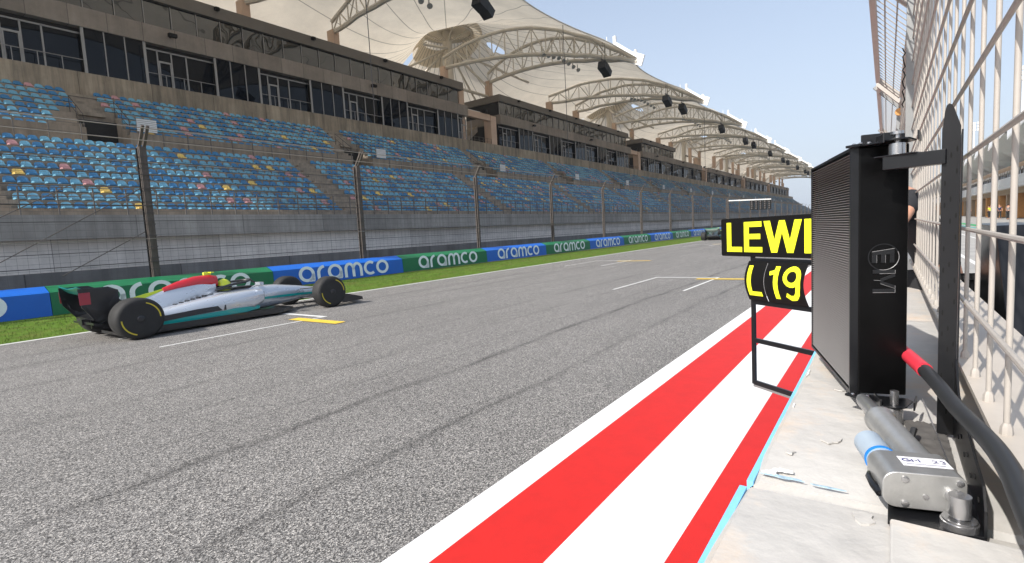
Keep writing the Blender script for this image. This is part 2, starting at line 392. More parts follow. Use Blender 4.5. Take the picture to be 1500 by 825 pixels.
# ------------------------------------------------------------------ ground
XE=340.0
HAZE=.00028
MB().quad((-600,-900,-.02),(2500,-900,-.02),(2500,1200,-.02),(-600,1200,-.02)).build('ground',M_sand,kind='structure')
MB().quad((-40,.10,0),(900,.10,0),(900,13.6,0),(-40,13.6,0)).build('track',M_asphalt,kind='structure')
def strip(name,y0,y1,x0,x1,z,m): MB().quad((x0,y0,z),(x1,y0,z),(x1,y1,z),(x0,y1,z)).build(name,m,kind='structure')
strip('track_edge_line',1.66,1.85,-30,700,.004,M_white)
strip('painted_stripe_red',1.218,1.66,-30,700,.004,M_red)
strip('painted_stripe_white',.77,1.218,-30,700,.004,M_white)
strip('painted_stripe_red',.12,.77,-30,700,.004,M_red)
strip('far_edge_line',12.52,12.64,-40,700,.004,M_linew)
def GZ(x,y): return 0.09*(y-12.64)/(16.3-12.64)
mb=MB(); 
for k in range(1): mb.quad((-40,12.64,.004),(900,12.64,.004),(900,16.35,.09),(-40,16.35,.09))
mb.build('grass_verge',M_grass,kind='structure')
# short blades where the lawn is near enough to show its edge
mb=MB(); rg=random.Random(3)
for k in range(26000):
    x=rg.uniform(0,46)**1.0; y=rg.uniform(12.66,16.25); z=.004+.086*(y-12.64)/3.7
    a=rg.uniform(0,math.pi); h=rg.uniform(.02,.05); w=.006
    dx,dy=math.cos(a)*w,math.sin(a)*w
    mb.mat(rg.randrange(2)); i=len(mb.v); mb.v+=[Vector((x-dx,y-dy,z)),Vector((x+dx,y+dy,z)),Vector((x+rg.uniform(-.02,.02),y+rg.uniform(-.02,.02),z+h))]; mb.face((i,i+1,i+2))
mb.build('grass',[M_grass,mat('grass_dry',(.13,.155,.035),.9,var=.3,scale=4)],kind='stuff',label='short green grass on the verge below the blue and green boards')
strip('service_road',16.35,30.2,-40,600,.002,M_service)
strip('pit_lane',-13,-.6,-40,500,.002,M_pitlane)

# grid boxes (white bracket lines, yellow position bars)
def grid_box(x,y,near):
    mb=MB(); z=.006
    # front line, two side lines (far side then near side)
    mb.quad((x-.11,y,z),(x,y,z),(x,y+1.72,z),(x-.11,y+1.72,z))
    mb.quad((x-3.0,y,z),(x-.11,y,z),(x-.11,y+.06,z),(x-3.0,y+.06,z))
    mb.quad((x-3.0,y+1.66,z),(x-.11,y+1.66,z),(x-.11,y+1.72,z),(x-3.0,y+1.72,z))
    mb.build('grid_box_line',M_linew,kind='structure')
    mb=MB(); z=.010
    mb.quad((x-.57,y-1.02,z),(x-.34,y-1.02,z),(x-.34,y+.48,z),(x-.57,y+.48,z))
    mb.build('grid_position_bar',M_yel,kind='structure')
for k in range(0,9):
    grid_box(6.32+15.5*k, 9.10, True)
    grid_box(14.45+15.5*k, 3.58, True)

# ------------------------------------------------------------------ aramco boards
def letter_paths():
    """strokes in a unit where x-height = 1; returns list of (points, closed) with advance"""
    def arc(cx,cy,rx,ry,a0,a1,n): return [(cx+rx*math.cos(R(lerp(a0,a1,i/n))),cy+ry*math.sin(R(lerp(a0,a1,i/n)))) for i in range(n+1)]
    G={}
    h=.5; w=.42
    # a: bowl open into straight right stem with square foot
    G['a']=([(arc(.46,.46,.40,.44,0,360,22)[:-1],True),([(.86,.0),(.86,.46)],False),([(.60,.02),(.93,.02)],False)],1.02)
    G['r']=([([(.08,-.08),(.08,.45)],False),(arc(.50,.45,.42,.46,180,95,8),False)],.62)
    G['m']=([([(.08,-.08),(.08,.50)],False),(arc(.36,.50,.28,.40,180,20,8)+[(.63,.45)],False),([(.63,.58),(.63,-.08)],False),(arc(.91,.50,.28,.40,160,0,8)+[(1.19,.45),(1.19,-.08)],False)],1.34)
    G['c']=([(arc(.46,.46,.40,.44,52,308,18),False)],.86)
    G['o']=([(arc(.46,.46,.40,.44,0,360,24)[:-1],True)],.95)
    return G
GL=letter_paths()
def word(mb,text,fn,w,gap=.10):
    x=0
    for ch in text:
        st,adv=GL[ch]
        for pts,cl in st:
            mb.ribbon([(px+x,py) for px,py in pts],w,fn,closed=cl,depth=.008)
        x+=adv+gap
    return x-gap
TW=sum(GL[c][1]+.10 for c in 'aramco')-.10
PB=3.78; PL=5.66; ZB=.09
def board_mesh(color):
    # local: x 0..PL, y toward the stand, z up
    mb=MB()
    prof=[(0,0),(.035,.555),(.36,.70),(.40,.70),(.40,0)]
    x0,x1=.0,PL-.012
    A=[Vector((x0,y,z)) for y,z in prof]; B=[Vector((x1,y,z)) for y,z in prof]
    n=len(prof)
    mb.v+=A+B
    for j in range(n):
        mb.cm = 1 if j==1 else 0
        mb.face((j,(j+1)%n,n+(j+1)%n,n+j))
    mb.cm=0; mb.face(range(n)); mb.face([n+j for j in range(n)][::-1])
    return mb
first={}
for k in range(-2,58):
    col='green' if k%2==0 else 'blue'
    x=PB+k*PL; zz=ZB+.0012*max(0,x)
    if col not in first:
        o=board_mesh(col).build('advertising_board',[M_green,M_greenT] if col=='green' else [M_blue,M_blueT],org=(0,0,0))
        lm=MB(); sc=.50; sx_=3.95/TW; 
        fn=lambda u,v,d:(.92+u*sx_, .035*((.11+v*sc)/.555)-.006-d*.2, .11+v*sc)
        word(lm,'aramco',fn,.20)
        lt=lm.build('lettering',M_letter,parent=o)
        first[col]=(o,lt); 
    else:
        o=copy_tree(first[col][0],cache=[first[col][1]])
    o.location=(x,16.3,zz)
    o['category']='advertising board'; o['group']='trackside advertising boards'
    nth={-2:'outside the left edge',-1:'at the left edge of the photo, left of the silver racing car',0:'directly behind the silver racing car',1:'just ahead of the silver racing car',2:'before the third fence post',3:'past the third fence post',4:'fifth one beyond the silver car',5:'sixth one beyond the silver car',6:'seventh one beyond the silver car',7:'eighth one beyond the silver car',8:'beside the distant green car',9:'just beyond the distant green car'}
    if k in nth: o['label']=f'{col} aramco board {nth[k]}'
    else: o['label']=f'small distant {col} aramco banner board far down the straight'

# ------------------------------------------------------------------ debris fence on the far side
FY=16.85
fence=empty('debris_fence',(0,FY,0),'tall wire debris fence with bent posts behind the aramco boards','fence')
ORG[fence.name]=Vector((0,FY,0))
PX0=6.25; PS=7.3
post_t=None
posts_x=[PX0+PS*k for k in range(-2,44)]
pm=MB()
pm.box(-.085,.085,-.10,.10,.0,4.15)
# bent tip toward the track
pm.obox((0,-.22,4.42),(1,0,0),(0,.64,.77),(0,-.77,.64),.085,.10,.10)
pm.v=[q for q in pm.v]
pm.v=[q for q in pm.v[:8]]; pm.f=pm.f[:6]; pm.m=pm.m[:6]
for dx in (-.06,.06): pm.bar((dx,.0,4.10),(dx,-.42,4.66),.05,.07,up=(1,0,0))
pm2=MB()
for i in range(12): pm2.box(-.10,.10,-.12,.12,.45+i*.31,.475+i*.31)
pm3=MB()
pm3.cyl((-.13,-.02,0.1),(-.13,-.02,4.1),.022,6)
for i,x in enumerate(posts_x):
    if i==0:
        ORG['__l']=Vector((0,0,0))
        p0=pm.build('post',M_weather,org=(0,0,0)); c0=pm2.build('cable_clamp',M_cable,org=(0,0,0)); c1=pm3.build('cable_guide',M_blackm,org=(0,0,0))
        p0.parent=fence; c0.parent=p0; c0.location=(0,0,0); c1.parent=p0; c1.location=(0,0,0)
        post_t=[p0,c0,c1]
        for q in (p0,c0,c1): q.location=(0,0,0)
        p0.location=(x,0,.25)
    else:
        p=post_t[0].copy(); COL.objects.link(p); p.parent=fence; p.location=(x,0,.25)
        if i>3: p.scale=(.72,.8,1)
        for q in post_t[1:]:
            c=q.copy(); COL.objects.link(c); c.parent=p
# mesh panels
def fence_panel(dv):
    mb=MB(); r=.0035
    z=.95
    for z in [.85+.16*i for i in range(21)]:
        mb.bar((0,0,z),(PS,0,z),.005,.005)
    x=dv
    while x<PS:
        mb.bar((x,.005,.75),(x,.005,4.2),.0035,.0035,up=(0,1,0)); x+=dv
    return mb
def wiring(dv,name='mesh_panel'):
    o=fence_panel(dv).build(name,M_wirem,org=(0,0,0)); o.parent=fence; return o
near_p=wiring(.20); near_p.location=(posts_x[0],-.11,0)
far_p=None
for i,x in enumerate(posts_x[1:],1):
    if i<9: o=near_p.copy()
    else:
        if far_p is None: far_p=wiring(.6); o=far_p; o.location=(x,-.11,0); continue
        o=far_p.copy()
    COL.objects.link(o); o.parent=fence; o.location=(x,-.11,0)
for z,r,mm,nm in ((1.22,.012,M_cable,'c'),(1.56,.010,M_cable,'c'),(1.86,.010,M_cableL,'c'),(2.35,.010,M_cable,'c'),(2.78,.012,M_cable,'c'),(3.25,.010,M_cable,'c'),(3.62,.012,M_cable,'c'),(3.93,.012,M_cable,'c'),(4.50,.014,M_cableL,'c'),(4.80,.014,M_cableL,'c')):
    yy=FY-.13 if z<4.3 else FY-.35-(z-4.3)*.55
    MB().tube([(-10,yy,z),(XE,yy,z)],r,6).build('tension_cable',mm,parent=fence,smooth=True)
mb=MB()
for a,b in (((.6,.0,.95),(4.6,0,3.3)),((2.3,0,.95),(6.2,0,3.3)),((4.2,0,1.0),(6.2,0,2.1))):
    mb.tube([(a[0],FY+.05,a[2]),(b[0],FY+.05,b[2])],.012,5)
mb.build('brace_cable',M_cable,parent=fence)

# start light gantry
sl=empty('start_light_gantry',(73,16.9,0),'white cantilever arm carrying five black start light boxes over the track','start lights')
MB().cyl((73,16.9,0),(73,16.9,4.5),.09,10).build('pole',M_weather,parent=sl,smooth=True)
MB().bar((73,16.9,4.2),(74.2,12.0,4.05),.12,.14).build('arm',M_whitep,parent=sl)
for k in range(5):
    t=.56+.10*k; c=Vector((73,16.9,4.2)).lerp(Vector((74.2,12.0,4.05)),t)
    b=MB().box(c.x-.16,c.x+.16,c.y-.20,c.y+.20,c.z-1.3,c.z-.08).build('light_box',M_blackm,parent=sl)
    g=MB()
    for j in range(4): g.cyl((c.x-.16,c.y,c.z-.28-.27*j),(c.x-.175,c.y,c.z-.28-.27*j),.09,12)
    g.build('lens',mat('lens_dark_red',(.10,.09,.09),.3),parent=b)

# low service wall between boards and stand
wl_=MB().box(-30,XE,19.5,19.8,0,1.06).build('service_wall',M_lowwall,label='long low dark concrete wall behind the debris fence',cat='wall')
MB().box(-30,XE,17.6,17.72,.62,.70).build('guard_rail',M_cableL,label='pale steel guard rail running just above the aramco boards',cat='guard rail')

# ------------------------------------------------------------------ grandstand concrete
X0,X1=-8.0,338.0
st=empty('grandstand',(0,30,0),'long concrete grandstand of two tiers carrying blue seats','grandstand'); ORG[st.name]=Vector((0,30,0))
LY0,LR,LH=31.25,.66,.45     # lower rows
UY0,UR,UH=39.25,.545,.43    # upper rows
LZ0=3.72; UZ0=9.0
MB().box(X0,X1,30.05,30.35,0,2.30).build('base_wall',M_under,parent=st)
MB().box(X0,X1,29.6,30.1,2.30,3.35).box(X0,X1,29.55,30.0,2.28,2.36).build('parapet',M_parapet,parent=st)
MB().box(X0,X1,30.1,44,2.30,2.42).build('soffit',M_dark,parent=st)
mb=MB()
mb.box(X0,X1,30.1,LY0-.25,2.42,3.55)
mb.box(X0,X1,30.8,LY0-.25+.01,3.552,LZ0)
for k in range(10):
    y=LY0-.25+LR*k; z=LZ0+LH*k
    mb.box(X0,X1,y,y+LR+.02,z-.6,z)
mb.build('lower_tier',M_conc,parent=st)
YW=LY0-.25+LR*10; ZW=LZ0+LH*9+.35
MB().box(X0,X1,YW+.02,39.0,ZW-.5,ZW).build('walkway',M_conc,parent=st)
VX=[14.3+19.35*k for k in range(-1,17)]       # board positions beside each vomitory
def segs(gaps,a,b):
    out=[];cur=a
    for g0,g1 in gaps:
        if g1<a or g0>b: continue
        if g0>cur: out.append((cur,g0))
        cur=g1
    if cur<b: out.append((cur,b))
    return out
gaps=[(v-2.6,v-.35) for v in VX]
mb=MB()
for a,b in segs(gaps,X0,X1):
    mb.box(a,b,39.0,39.06,ZW,UZ0+.15)
    for k in range(4):
        y=UY0-.2+UR*k; z=UZ0+UH*k
        mb.box(a,b,y,y+UR+.02,ZW-.2,z)
    mb.box(a,b,39.06,UY0-.2,ZW,UZ0-.004)
for k in range(4,8):
    y=UY0-.2+UR*k; z=UZ0+UH*k
    mb.box(X0,X1,y,y+UR+.02,z-.7,z)
mb.build('upper_tier',M_conc,parent=st)
mb=MB()
for a,b in gaps: MB().box(a,b,41.0,41.2,ZW,UZ0+UH*4-.71).box(a,b,39.0,41.0,ZW-.5,ZW-.01).build('entrance_recess',M_dark,parent=st)
ZT=UZ0+UH*7; YT=UY0-.2+UR*8
mb=MB().box(X0,X1,YT,44.05,ZT-1,13.62); mb.build('back_wall',M_backwall,parent=st)
# aisle steps
AX=[4.9+19.0*k for k in range(0,18)]          # lower tier aisles (left edge)
for a in AX:
    mb=MB()
    for k in range(10):
        y=LY0-.25+LR*k; z=LZ0+LH*k
        mb.box(a+.05,a+1.45,y-LR*.5,y-.002,z-LH,z-LH*.5)
    mb.build('aisle_steps',M_conc,parent=st)
for a,b in gaps:
    mb=MB()
    for k in range(4,8):
        y=UY0-.2+UR*k; z=UZ0+UH*k
        mb.box(a+.3,a+1.7,y-UR*.5,y-.002,z-UH,z-UH*.5)
    mb.build('aisle_steps',M_conc,parent=st)
# louvred notice boards beside the entrances
for i,v in enumerate(VX):
    if v<0: continue
    b=MB().box(v,v+1.15,38.86,38.90,9.22,10.05).build('entrance_board',M_louv,label=('pale louvred board beside the grandstand entrance, %s'%(('above the left fence post','above the second fence post','above the third fence post')[i-1]) if i in (1,2,3) else 'small pale louvred board beside a distant grandstand entrance'),cat='board',group='boards beside the stand entrances')
    s=MB()
    for k in range(7): s.bar((v+.01,38.83,9.27+.115*k),(v+1.14,38.83,9.27+.115*k),.02,.085)
    s.build('slat',M_whitep,parent=b)
# railings: front, walkway, and round the entrances
def railing(xa,xb,y,z,h,bars,label,step,nm,grp,indiv=True):
    r=MB()
    for q in bars: r.tube([(xa,y,z+q),(xb,y,z+q)],.022,5)
    o=r.build(nm,M_steelrail,label=label,cat='railing',group=grp)
    x=xa+.1
    allp=MB()
    while x<xb:
        if indiv:
            p=MB().box(x-.025,x+.025,y-.03,y+.03,z-.12,z+h).box(x-.07,x+.07,y-.05,y+.05,z-.16,z-.02).build('post',M_steelrail,parent=o)
        else: allp.box(x-.03,x+.03,y-.03,y+.03,z-.12,z+h)
        x+=step
    if not indiv: allp.build('post',M_steelrail,parent=o)
    return o
for i in range(-1,17):
    xa=4.9+19.0*i
    desc={-1:'cut by the left edge of the photo',0:'behind the two nearest fence posts',1:'behind the third and fourth fence posts'}
    railing(xa,xa+18.9,29.85,3.38,1.2,(1.2,.8,.42),'dark steel railing on the parapet, '+desc[i] if i in desc else 'dark steel railing on the far parapet',1.3,'parapet_railing','railings along the front parapet',indiv=i<3)
    v=VX[0]+19.35*(i+1)
    railing(v+1.3,v+16.6,38.7,ZW,1.2,(1.15,.62),('steel railing along the walkway, '+('at the left edge of the photo','right of the nearest entrance','right of the second entrance')[i+1]) if i<2 else 'distant steel railing along the walkway',1.5,'walkway_railing','railings along the walkway',indiv=i<2)
for i,(a,b) in enumerate(gaps):
    r=MB()
    for x in (a-.05,b+.05):
        r.tube([(x,39.1,UZ0+.95),(x,41.2,UZ0+UH*4+.7)],.022,5); r.tube([(x,39.1,UZ0+.45),(x,41.2,UZ0+UH*4+.25)],.018,5)
        for t in (0,.5,1): r.tube([(x,39.1+2.1*t,UZ0+UH*4*t-.3),(x,39.1+2.1*t,UZ0+.95+(UH*4-.25)*t)],.02,5)
    r.tube([(a-.05,41.2,UZ0+UH*4+.7),(b+.05,41.2,UZ0+UH*4+.7)],.022,5)
    r.build('entrance_railing',M_cable,label=('black railing round the stairwell, entrance nearest the camera' if i==1 else 'black railing round a distant stairwell entrance' if i!=2 else 'black railing round the stairwell, second entrance from the left'),cat='railing',group='railings round the entrances')

# ------------------------------------------------------------------ seats
SC={'light blue':mat('seat_light_blue',(.16,.37,.50),.78,var=.12,scale=1.5),'dark blue':mat('seat_dark_blue',(.060,.20,.375),.78,var=.14,scale=1.5),
    'pink':mat('seat_pink',(.50,.27,.28),.6,var=.1),'yellow':mat('seat_yellow',(.72,.52,.16),.6,var=.1)}
SK=list(SC)
def seat_back(mb,x,y,z,lo=False):
    w=.215
    if lo:
        mb.quad((x-w,y+.10,z+.08),(x+w,y+.10,z+.08),(x+w*.75,y+.16,z+.355),(x-w*.75,y+.16,z+.355)); return
    ou=[(-w,.10),(w,.10),(w*.97,.20),(w*.85,.29),(w*.58,.345),(0,.365),(-w*.58,.345),(-w*.85,.29),(-w*.97,.20)]
    A=[Vector((x+u,y+.08+.10*(v-.10)/.35+.10*(u/w)**2*-.35,z+v)) for u,v in ou]
    B=[q+Vector((0,.025,0)) for q in A]
    i=len(mb.v); n=len(ou); mb.v+=A+B; mb.face(range(i,i+n)); mb.face([i+n+j for j in range(n)][::-1])
    for j in range(n): mb.face((i+(j+1)%n,i+j,i+n+j,i+n+(j+1)%n))
def seat_pan(mb,x,y,z,lo=False):
    w=.21
    if lo: mb.quad((x-w,y-.27,z+.11),(x+w,y-.27,z+.11),(x+w,y+.1,z+.08),(x-w,y+.1,z+.08)); return
    mb.loft([[Vector((x-w*.8,y-.29,z+.04)),Vector((x+w*.8,y-.29,z+.04)),Vector((x+w*.86,y-.27,z+.11)),Vector((x-w*.86,y-.27,z+.11))],
             [Vector((x-w,y-.2,z+.03)),Vector((x+w,y-.2,z+.03)),Vector((x+w,y-.2,z+.115)),Vector((x-w,y-.2,z+.115))],
             [Vector((x-w,y+.11,z+.0)),Vector((x+w,y+.11,z+.0)),Vector((x+w,y+.11,z+.09)),Vector((x-w,y+.11,z+.09))]])
rs=random.Random(11)
def pick(x=0,fade=0):
    t=rs.random()
    return 'pink' if t<.048 else 'yellow' if t<.068 else ('light blue' if rs.random()<.52 else 'dark blue')
SEATS=[]
def in_aisle_low(x): 
    return any(a-.15<x<a+1.6 for a in AX)
def in_gap_up(x,k):
    for a,b in gaps:
        if k<4 and a-1.2*(1-k/4)-.5<x<b+.35: return True
        if k>=4 and a+.1<x<a+1.9: return True
    return False
for k in range(10):
    n=0
    x=X0+.3
    while x<X1-.4:
        if not in_aisle_low(x): SEATS.append((x,LY0+.12+LR*k,LZ0+LH*k,k+1,'lower'))
        x+=.50
for k in range(8):
    x=X0+.3
    while x<X1-.4:
        if not in_gap_up(x,k): SEATS.append((x,UY0+.10+UR*k,UZ0+UH*k,k+1,'upper'))
        x+=.50
CR={}
def cnt_rank(kk):
    CR[kk]=CR.get(kk,0)+1; return CR[kk]
ONE=('','first','second','third','fourth','fifth','sixth','seventh','eighth','ninth','tenth','eleventh','twelfth','thirteenth','fourteenth','fifteenth','sixteenth','seventeenth','eighteenth','nineteenth')
TEN={2:'twent',3:'thirt',4:'fort',5:'fift'}
def ordinal(n):
    if n<20: return ONE[n]
    t,o=divmod(n,10); return TEN[t]+('ieth' if o==0 else 'y-'+ONE[o])
def proj_ok(x,y,z):
    d=Vector((x,y,z-CH)); u=d.dot(R_)/d.dot(F_)*770; return u>-760
vis=[s for s in SEATS if proj_ok(s[0],s[1],s[2])]
vis.sort(key=lambda s:Vector((s[0],s[1],s[2]-CH)).dot(F_)+ (0))
near=set(id(s) for s in vis[:300])
rank={}
for q in sorted(vis[:300],key=lambda q:q[0]):
    kk=(q[3],q[4]); rank[id(q)]=sum(1 for v in rank if v in near and RK.get(v)==kk) if False else cnt_rank(kk)
protos={}
ordn=('first','second','third','fourth','fifth','sixth','seventh','eighth','ninth','tenth')
far=MB(); far2=MB()
for s in SEATS:
    c=pick(); x,y,z,row,tier=s
    if id(s) in near:
        if c not in protos:
            a=MB(); seat_back(a,0,0,0); o=a.build('stadium_seat',SC[c],org=(0,0,0))
            b=MB(); seat_pan(b,0,0,0); q=b.build('seat_pan',SC[c],org=(0,0,0)); q.parent=o; q.location=(0,0,0)
            protos[c]=(o,q)
        else: o=copy_tree(protos[c][0],cache=[protos[c][1]])
        o.location=(x,y,z); o['category']='seat'
        o['label']=f'{c} seat, {ordinal(rank[id(s)])} from the left in the {ordn[row-1]} row of the {tier} tier'
        o['group']='plastic seats of the grandstand'
    else:
        lo=x>95; f=far
        if c!='x': f.cm=SK.index(c)
        seat_back(f,x,y,z,lo); seat_pan(f,x,y,z,lo)
far.build('stadium_seats',[SC[c] for c in SK],kind='stuff',label='rows of blue plastic seats with a few pink and yellow ones further along the stand',cat='seats')

# ------------------------------------------------------------------ hospitality blocks behind the seats
FYY=44.0
def block(xa,xb,upper_to,label,det):
    root=empty('box_building',(xa,FYY,13.6),label,'building','buildings behind the seats'); ORG[root.name]=Vector((xa,FYY,13.6))
    MB().box(xa,xb,FYY+.4,FYY+6,13.3,16.9).build('wall',M_dark,parent=root)
    MB().box(xa,xb+.6,FYY-.15,FYY+6,16.75,18.05).build('fascia',M_fascia,parent=root)
    MB().box(xa,xb,FYY-.05,FYY+.4,13.45,13.62).build('sill',M_fascia,parent=root)
    mod=8.6; x=xa+.0; i=0
    # start so that module boundaries fall at 13.6 + 8.6k
    k0=math.floor((xa-13.6)/mod)
    for k in range(k0,int((xb-13.6)/mod)+2):
        m0=13.6+mod*k
        for (p,q,kind) in ((m0,m0+3.65,'bay'),(m0+3.65,m0+8.6,'door')):
            a=max(p,xa); b=min(q,xb)
            if b-a<.5: continue
            if kind=='bay':
                w=MB().box(a,b,FYY+.0,FYY+.06,13.64,16.74).build('window',M_glass,parent=root)
                f=MB(); n=3
                for j in range(n+1):
                    xx=lerp(a,b,j/n); ww=.09 if j in(0,n) else .035
                    f.box(xx-ww,xx+ww,FYY-.06,FYY+.0,13.62,16.75)
                f.box(a,b,FYY-.055,FYY-.0,13.62,13.70); f.build('frame',M_mull,parent=w)
            else:
                # recessed balcony with a glazed door
                w=MB().box(a+.1,b-.1,FYY+.30,FYY+.36,13.62,16.5).build('door',M_glass,parent=root)
                f=MB(); dx=a+ .9
                f.box(a+.0,b-.0,FYY+.22,FYY+.30,16.35,16.45)
                for xx in (dx,dx+.95,dx+2.0): f.box(xx-.05,xx+.05,FYY+.22,FYY+.30,13.62,16.4)
                f.box(dx,dx+.95,FYY+.2,FYY+.3,15.55,15.68)
                f.box(dx+.06,dx+.14,FYY+.2,FYY+.29,13.62,15.55); f.box(dx+.81,dx+.89,FYY+.2,FYY+.29,13.62,15.55)
                f.build('door_frame',M_mull,parent=w)
                r=MB(); r.tube([(a,FYY-.05,14.6),(b,FYY-.05,14.6)],.03,5)
                nn=4
                for j in range(1,nn): r.box(lerp(a,b,j/nn)-.02,lerp(a,b,j/nn)+.02,FYY-.07,FYY-.03,13.62,14.6)
                r.build('balcony_rail',M_mull,parent=w)
    if upper_to:
        a,b=xa,upper_to
        MB().box(a,b,FYY+.25,FYY+6,18.05,19.75).build('upper_wall',M_dark,parent=root)
        MB().box(a-.1,b+.8,FYY-.25,FYY+6.2,19.82,20.75).build('roof_band',M_roofband,parent=root)
        n=int((b-a)/1.78)
        for j in range(n):
            p=lerp(a,b,j/n); q=lerp(a,b,(j+1)/n)
            tl=.012*((j*37)%5-2)/2; w=MB().quad((p,FYY+.05,18.0),(q,FYY+.05+tl,18.0),(q,FYY+.05+tl,19.80),(p,FYY+.05,19.80)).build('window',M_glass2,parent=root)
            MB().bar((p,FYY+.0,18.07),(p,FYY+.0,19.75),.05,.06,up=(0,1,0)).build('mullion',M_mull,parent=w)
    # little black flood fittings on the fascia
    x=xa+8
    while x<xb-3:
        f=MB().box(x-.28,x+.28,FYY-.75,FYY-.45,17.35,17.6).box(x-.05,x+.05,FYY-.5,FYY-.15,17.4,17.5); f.build('floodlight',M_blackm,parent=root); x+=19
    if upper_to:
        x=xa+4.5
        while x<upper_to-1:
            MB().box(x-.15,x+.15,FYY-.55,FYY-.25,20.4,20.65).build('floodlight',M_blackm,parent=root); x+=8.7
    return root
block(-8,53.0,52.0,'long dark glazed hospitality building nearest the camera at upper left',3)
block(60.6,106.0,104.5,'second glazed hospitality building, beyond the first roof mast',2)
block(113.2,158.5,134.5,'third glazed hospitality building whose upper storey is only half as long',2)
block(166,210.5,None,'fourth hospitality building, single storey, far down the stand',1)
block(218,263,None,'fifth hospitality building, single storey, second from the far end',1)
block(270.5,326,None,'last single storey hospitality building at the far end',1)

# stair towers in the gaps
def tower(k):
    xm=57.0+52.4*k
    nm=('nearest','second','third','fourth','fifth','sixth')[k]
    t=empty('stair_tower',(xm,46,12.5),f'peach stair tower with a concrete beam, {nm} gap between the hospitality buildings','tower','stair towers between the buildings'); ORG[t.name]=Vector((xm,46,12.5))
    MB().box(xm+1.55,xm+2.75,FYY+.0,FYY+1.2,12.6,17.6).build('pier',M_peach,parent=t)
    MB().box(xm-3.9,xm+1.55,FYY+.1,FYY+.7,16.9,17.7).build('beam',M_peach,parent=t)
    MB().box(xm-3.95,xm-2.9,FYY+.8,FYY+2.0,13,20.4).build('pier',M_peach,parent=t)
    MB().box(xm-3.9,xm+3.2,FYY+3.8,FYY+4.2,12,16.2).build('inner_wall',M_dark,parent=t)
    mb=MB().prism([(xm-3.4,FYY+1.8,13.3),(xm+.8,FYY+1.8,16.3),(xm+.8,FYY+1.8,15.6),(xm-3.4,FYY+1.8,12.6)],(0,0,0),(0,1.6,0)); mb.build('stair_flight',M_conc,parent=t)
    r=MB()
    for z in (13.2,13.6,14.0,14.4): r.tube([(xm-3.2,FYY-.02,z),(xm+1.5,FYY-.02,z)],.02,5)
    for j in range(6): r.box(xm-3.1+.9*j-.02,xm-3.1+.9*j+.02,FYY-.04,FYY,12.9,14.4)
    r.build('handrail',M_steelrail,parent=t)
    MB().box(xm-3.2,xm+.6,FYY+1.0,FYY+1.05,17.7,18.1).build('louvre',M_whitep,parent=t)
    MB().box(xm+.1,xm+.9,FYY-.1,FYY+.3,17.75,18.15).box(xm+.0,xm+.3,FYY-.4,FYY-.05,17.9,18.2).build('floodlight',M_blackm,parent=t)
for k in range(6): tower(k)

# ------------------------------------------------------------------ roof
rf=empty('grandstand_roof',(0,45,14),'cream tensile membrane roof with conical peaks, masts and arched trusses over the grandstand','roof'); ORG[rf.name]=Vector((0,45,14))
BAY=52.4; XM0=57.5; RY=50.0; RR=3.4
def interp(tab,x):
    if x<=tab[0][0]: return tab[0][1]
    for (a,b),(c,d) in zip(tab,tab[1:]):
        if x<=c:
            t=(x-a)/(c-a); t=t*t*(3-2*t)*.35+t*.65
            return lerp(b,d,t)
    return tab[-1][1]
PROF=[(22.3,19.75),(25,21.6),(28.5,23.6),(32,25.0),(36,25.9),(41,26.0),(46,25.0),(52,22.6),(58,20.2),(64,18.2)]
def edge_y(x):
    t=((x-XM0)/26.2)%1.0
    return 22.4+4.1*math.sin(math.pi*t)**.9
def roof_z(x,y):
    z=interp(PROF,y)
    t=((x-XM0)/26.2)%1.0; d=math.sin(math.pi*t)          # 0 over the tips, 1 between
    z-= d*1.3*min(1,max(0,(y-22)/10))*math.exp(-max(0,y-44)/12)
    z+= d*1.6*max(0,1-(y-22.4)/9)*.0
    xm=(x-XM0+26.2)%52.4-26.2; r=math.hypot(xm,(y-RY))
    z+= (29.6-interp(PROF,RY+0))*math.exp(-max(0,r-RR)/6.0)
    return z
XR0,XR1=XM0-2.5*26.2+.0,XM0+26.2*10.5
def hole(x,y):
    xm=(x-XM0+26.2)%52.4-26.2
    if math.hypot(xm,y-RY)<RR-.05: return True
    return False
EA,EB=.75,1.35
EYES=((-3.7,53.9,R(-48+90)),(5.4,45.6,R(-48+90)))
mb=MB(); NX=int((XR1-XR0)/.5); NY=80; grid={}
# polar-aware grid: regular grid, with cells inside rings dropped and ring skirts added
for i in range(NX+1):
    x=lerp(XR0,XR1,i/NX); y0=edge_y(x)
    for j in range(NY+1):
        t=j/NY; y=y0+(64-y0)*t
        xm=(x-XM0+26.2)%52.4-26.2; r=math.hypot(xm,y-RY); X=x;Y=y
        if abs(r-RR)<.36 and r>0: X=x+xm/r*(RR-r); Y=y+(y-RY)/r*(RR-r)
        for ex,ey,a in EYES:
            u=(xm-ex)*math.cos(a)+(y-ey)*math.sin(a); v=-(xm-ex)*math.sin(a)+(y-ey)*math.cos(a)
            f_=math.hypot(u/EA,v/EB)
            if .55<f_<1.42:
                u2,v2=u/f_,v/f_; X=x-xm+ex+u2*math.cos(a)-v2*math.sin(a); Y=ey+u2*math.sin(a)+v2*math.cos(a)
        grid[i,j]=len(mb.v); mb.v.append(Vector((X,Y,roof_z(X,Y))))
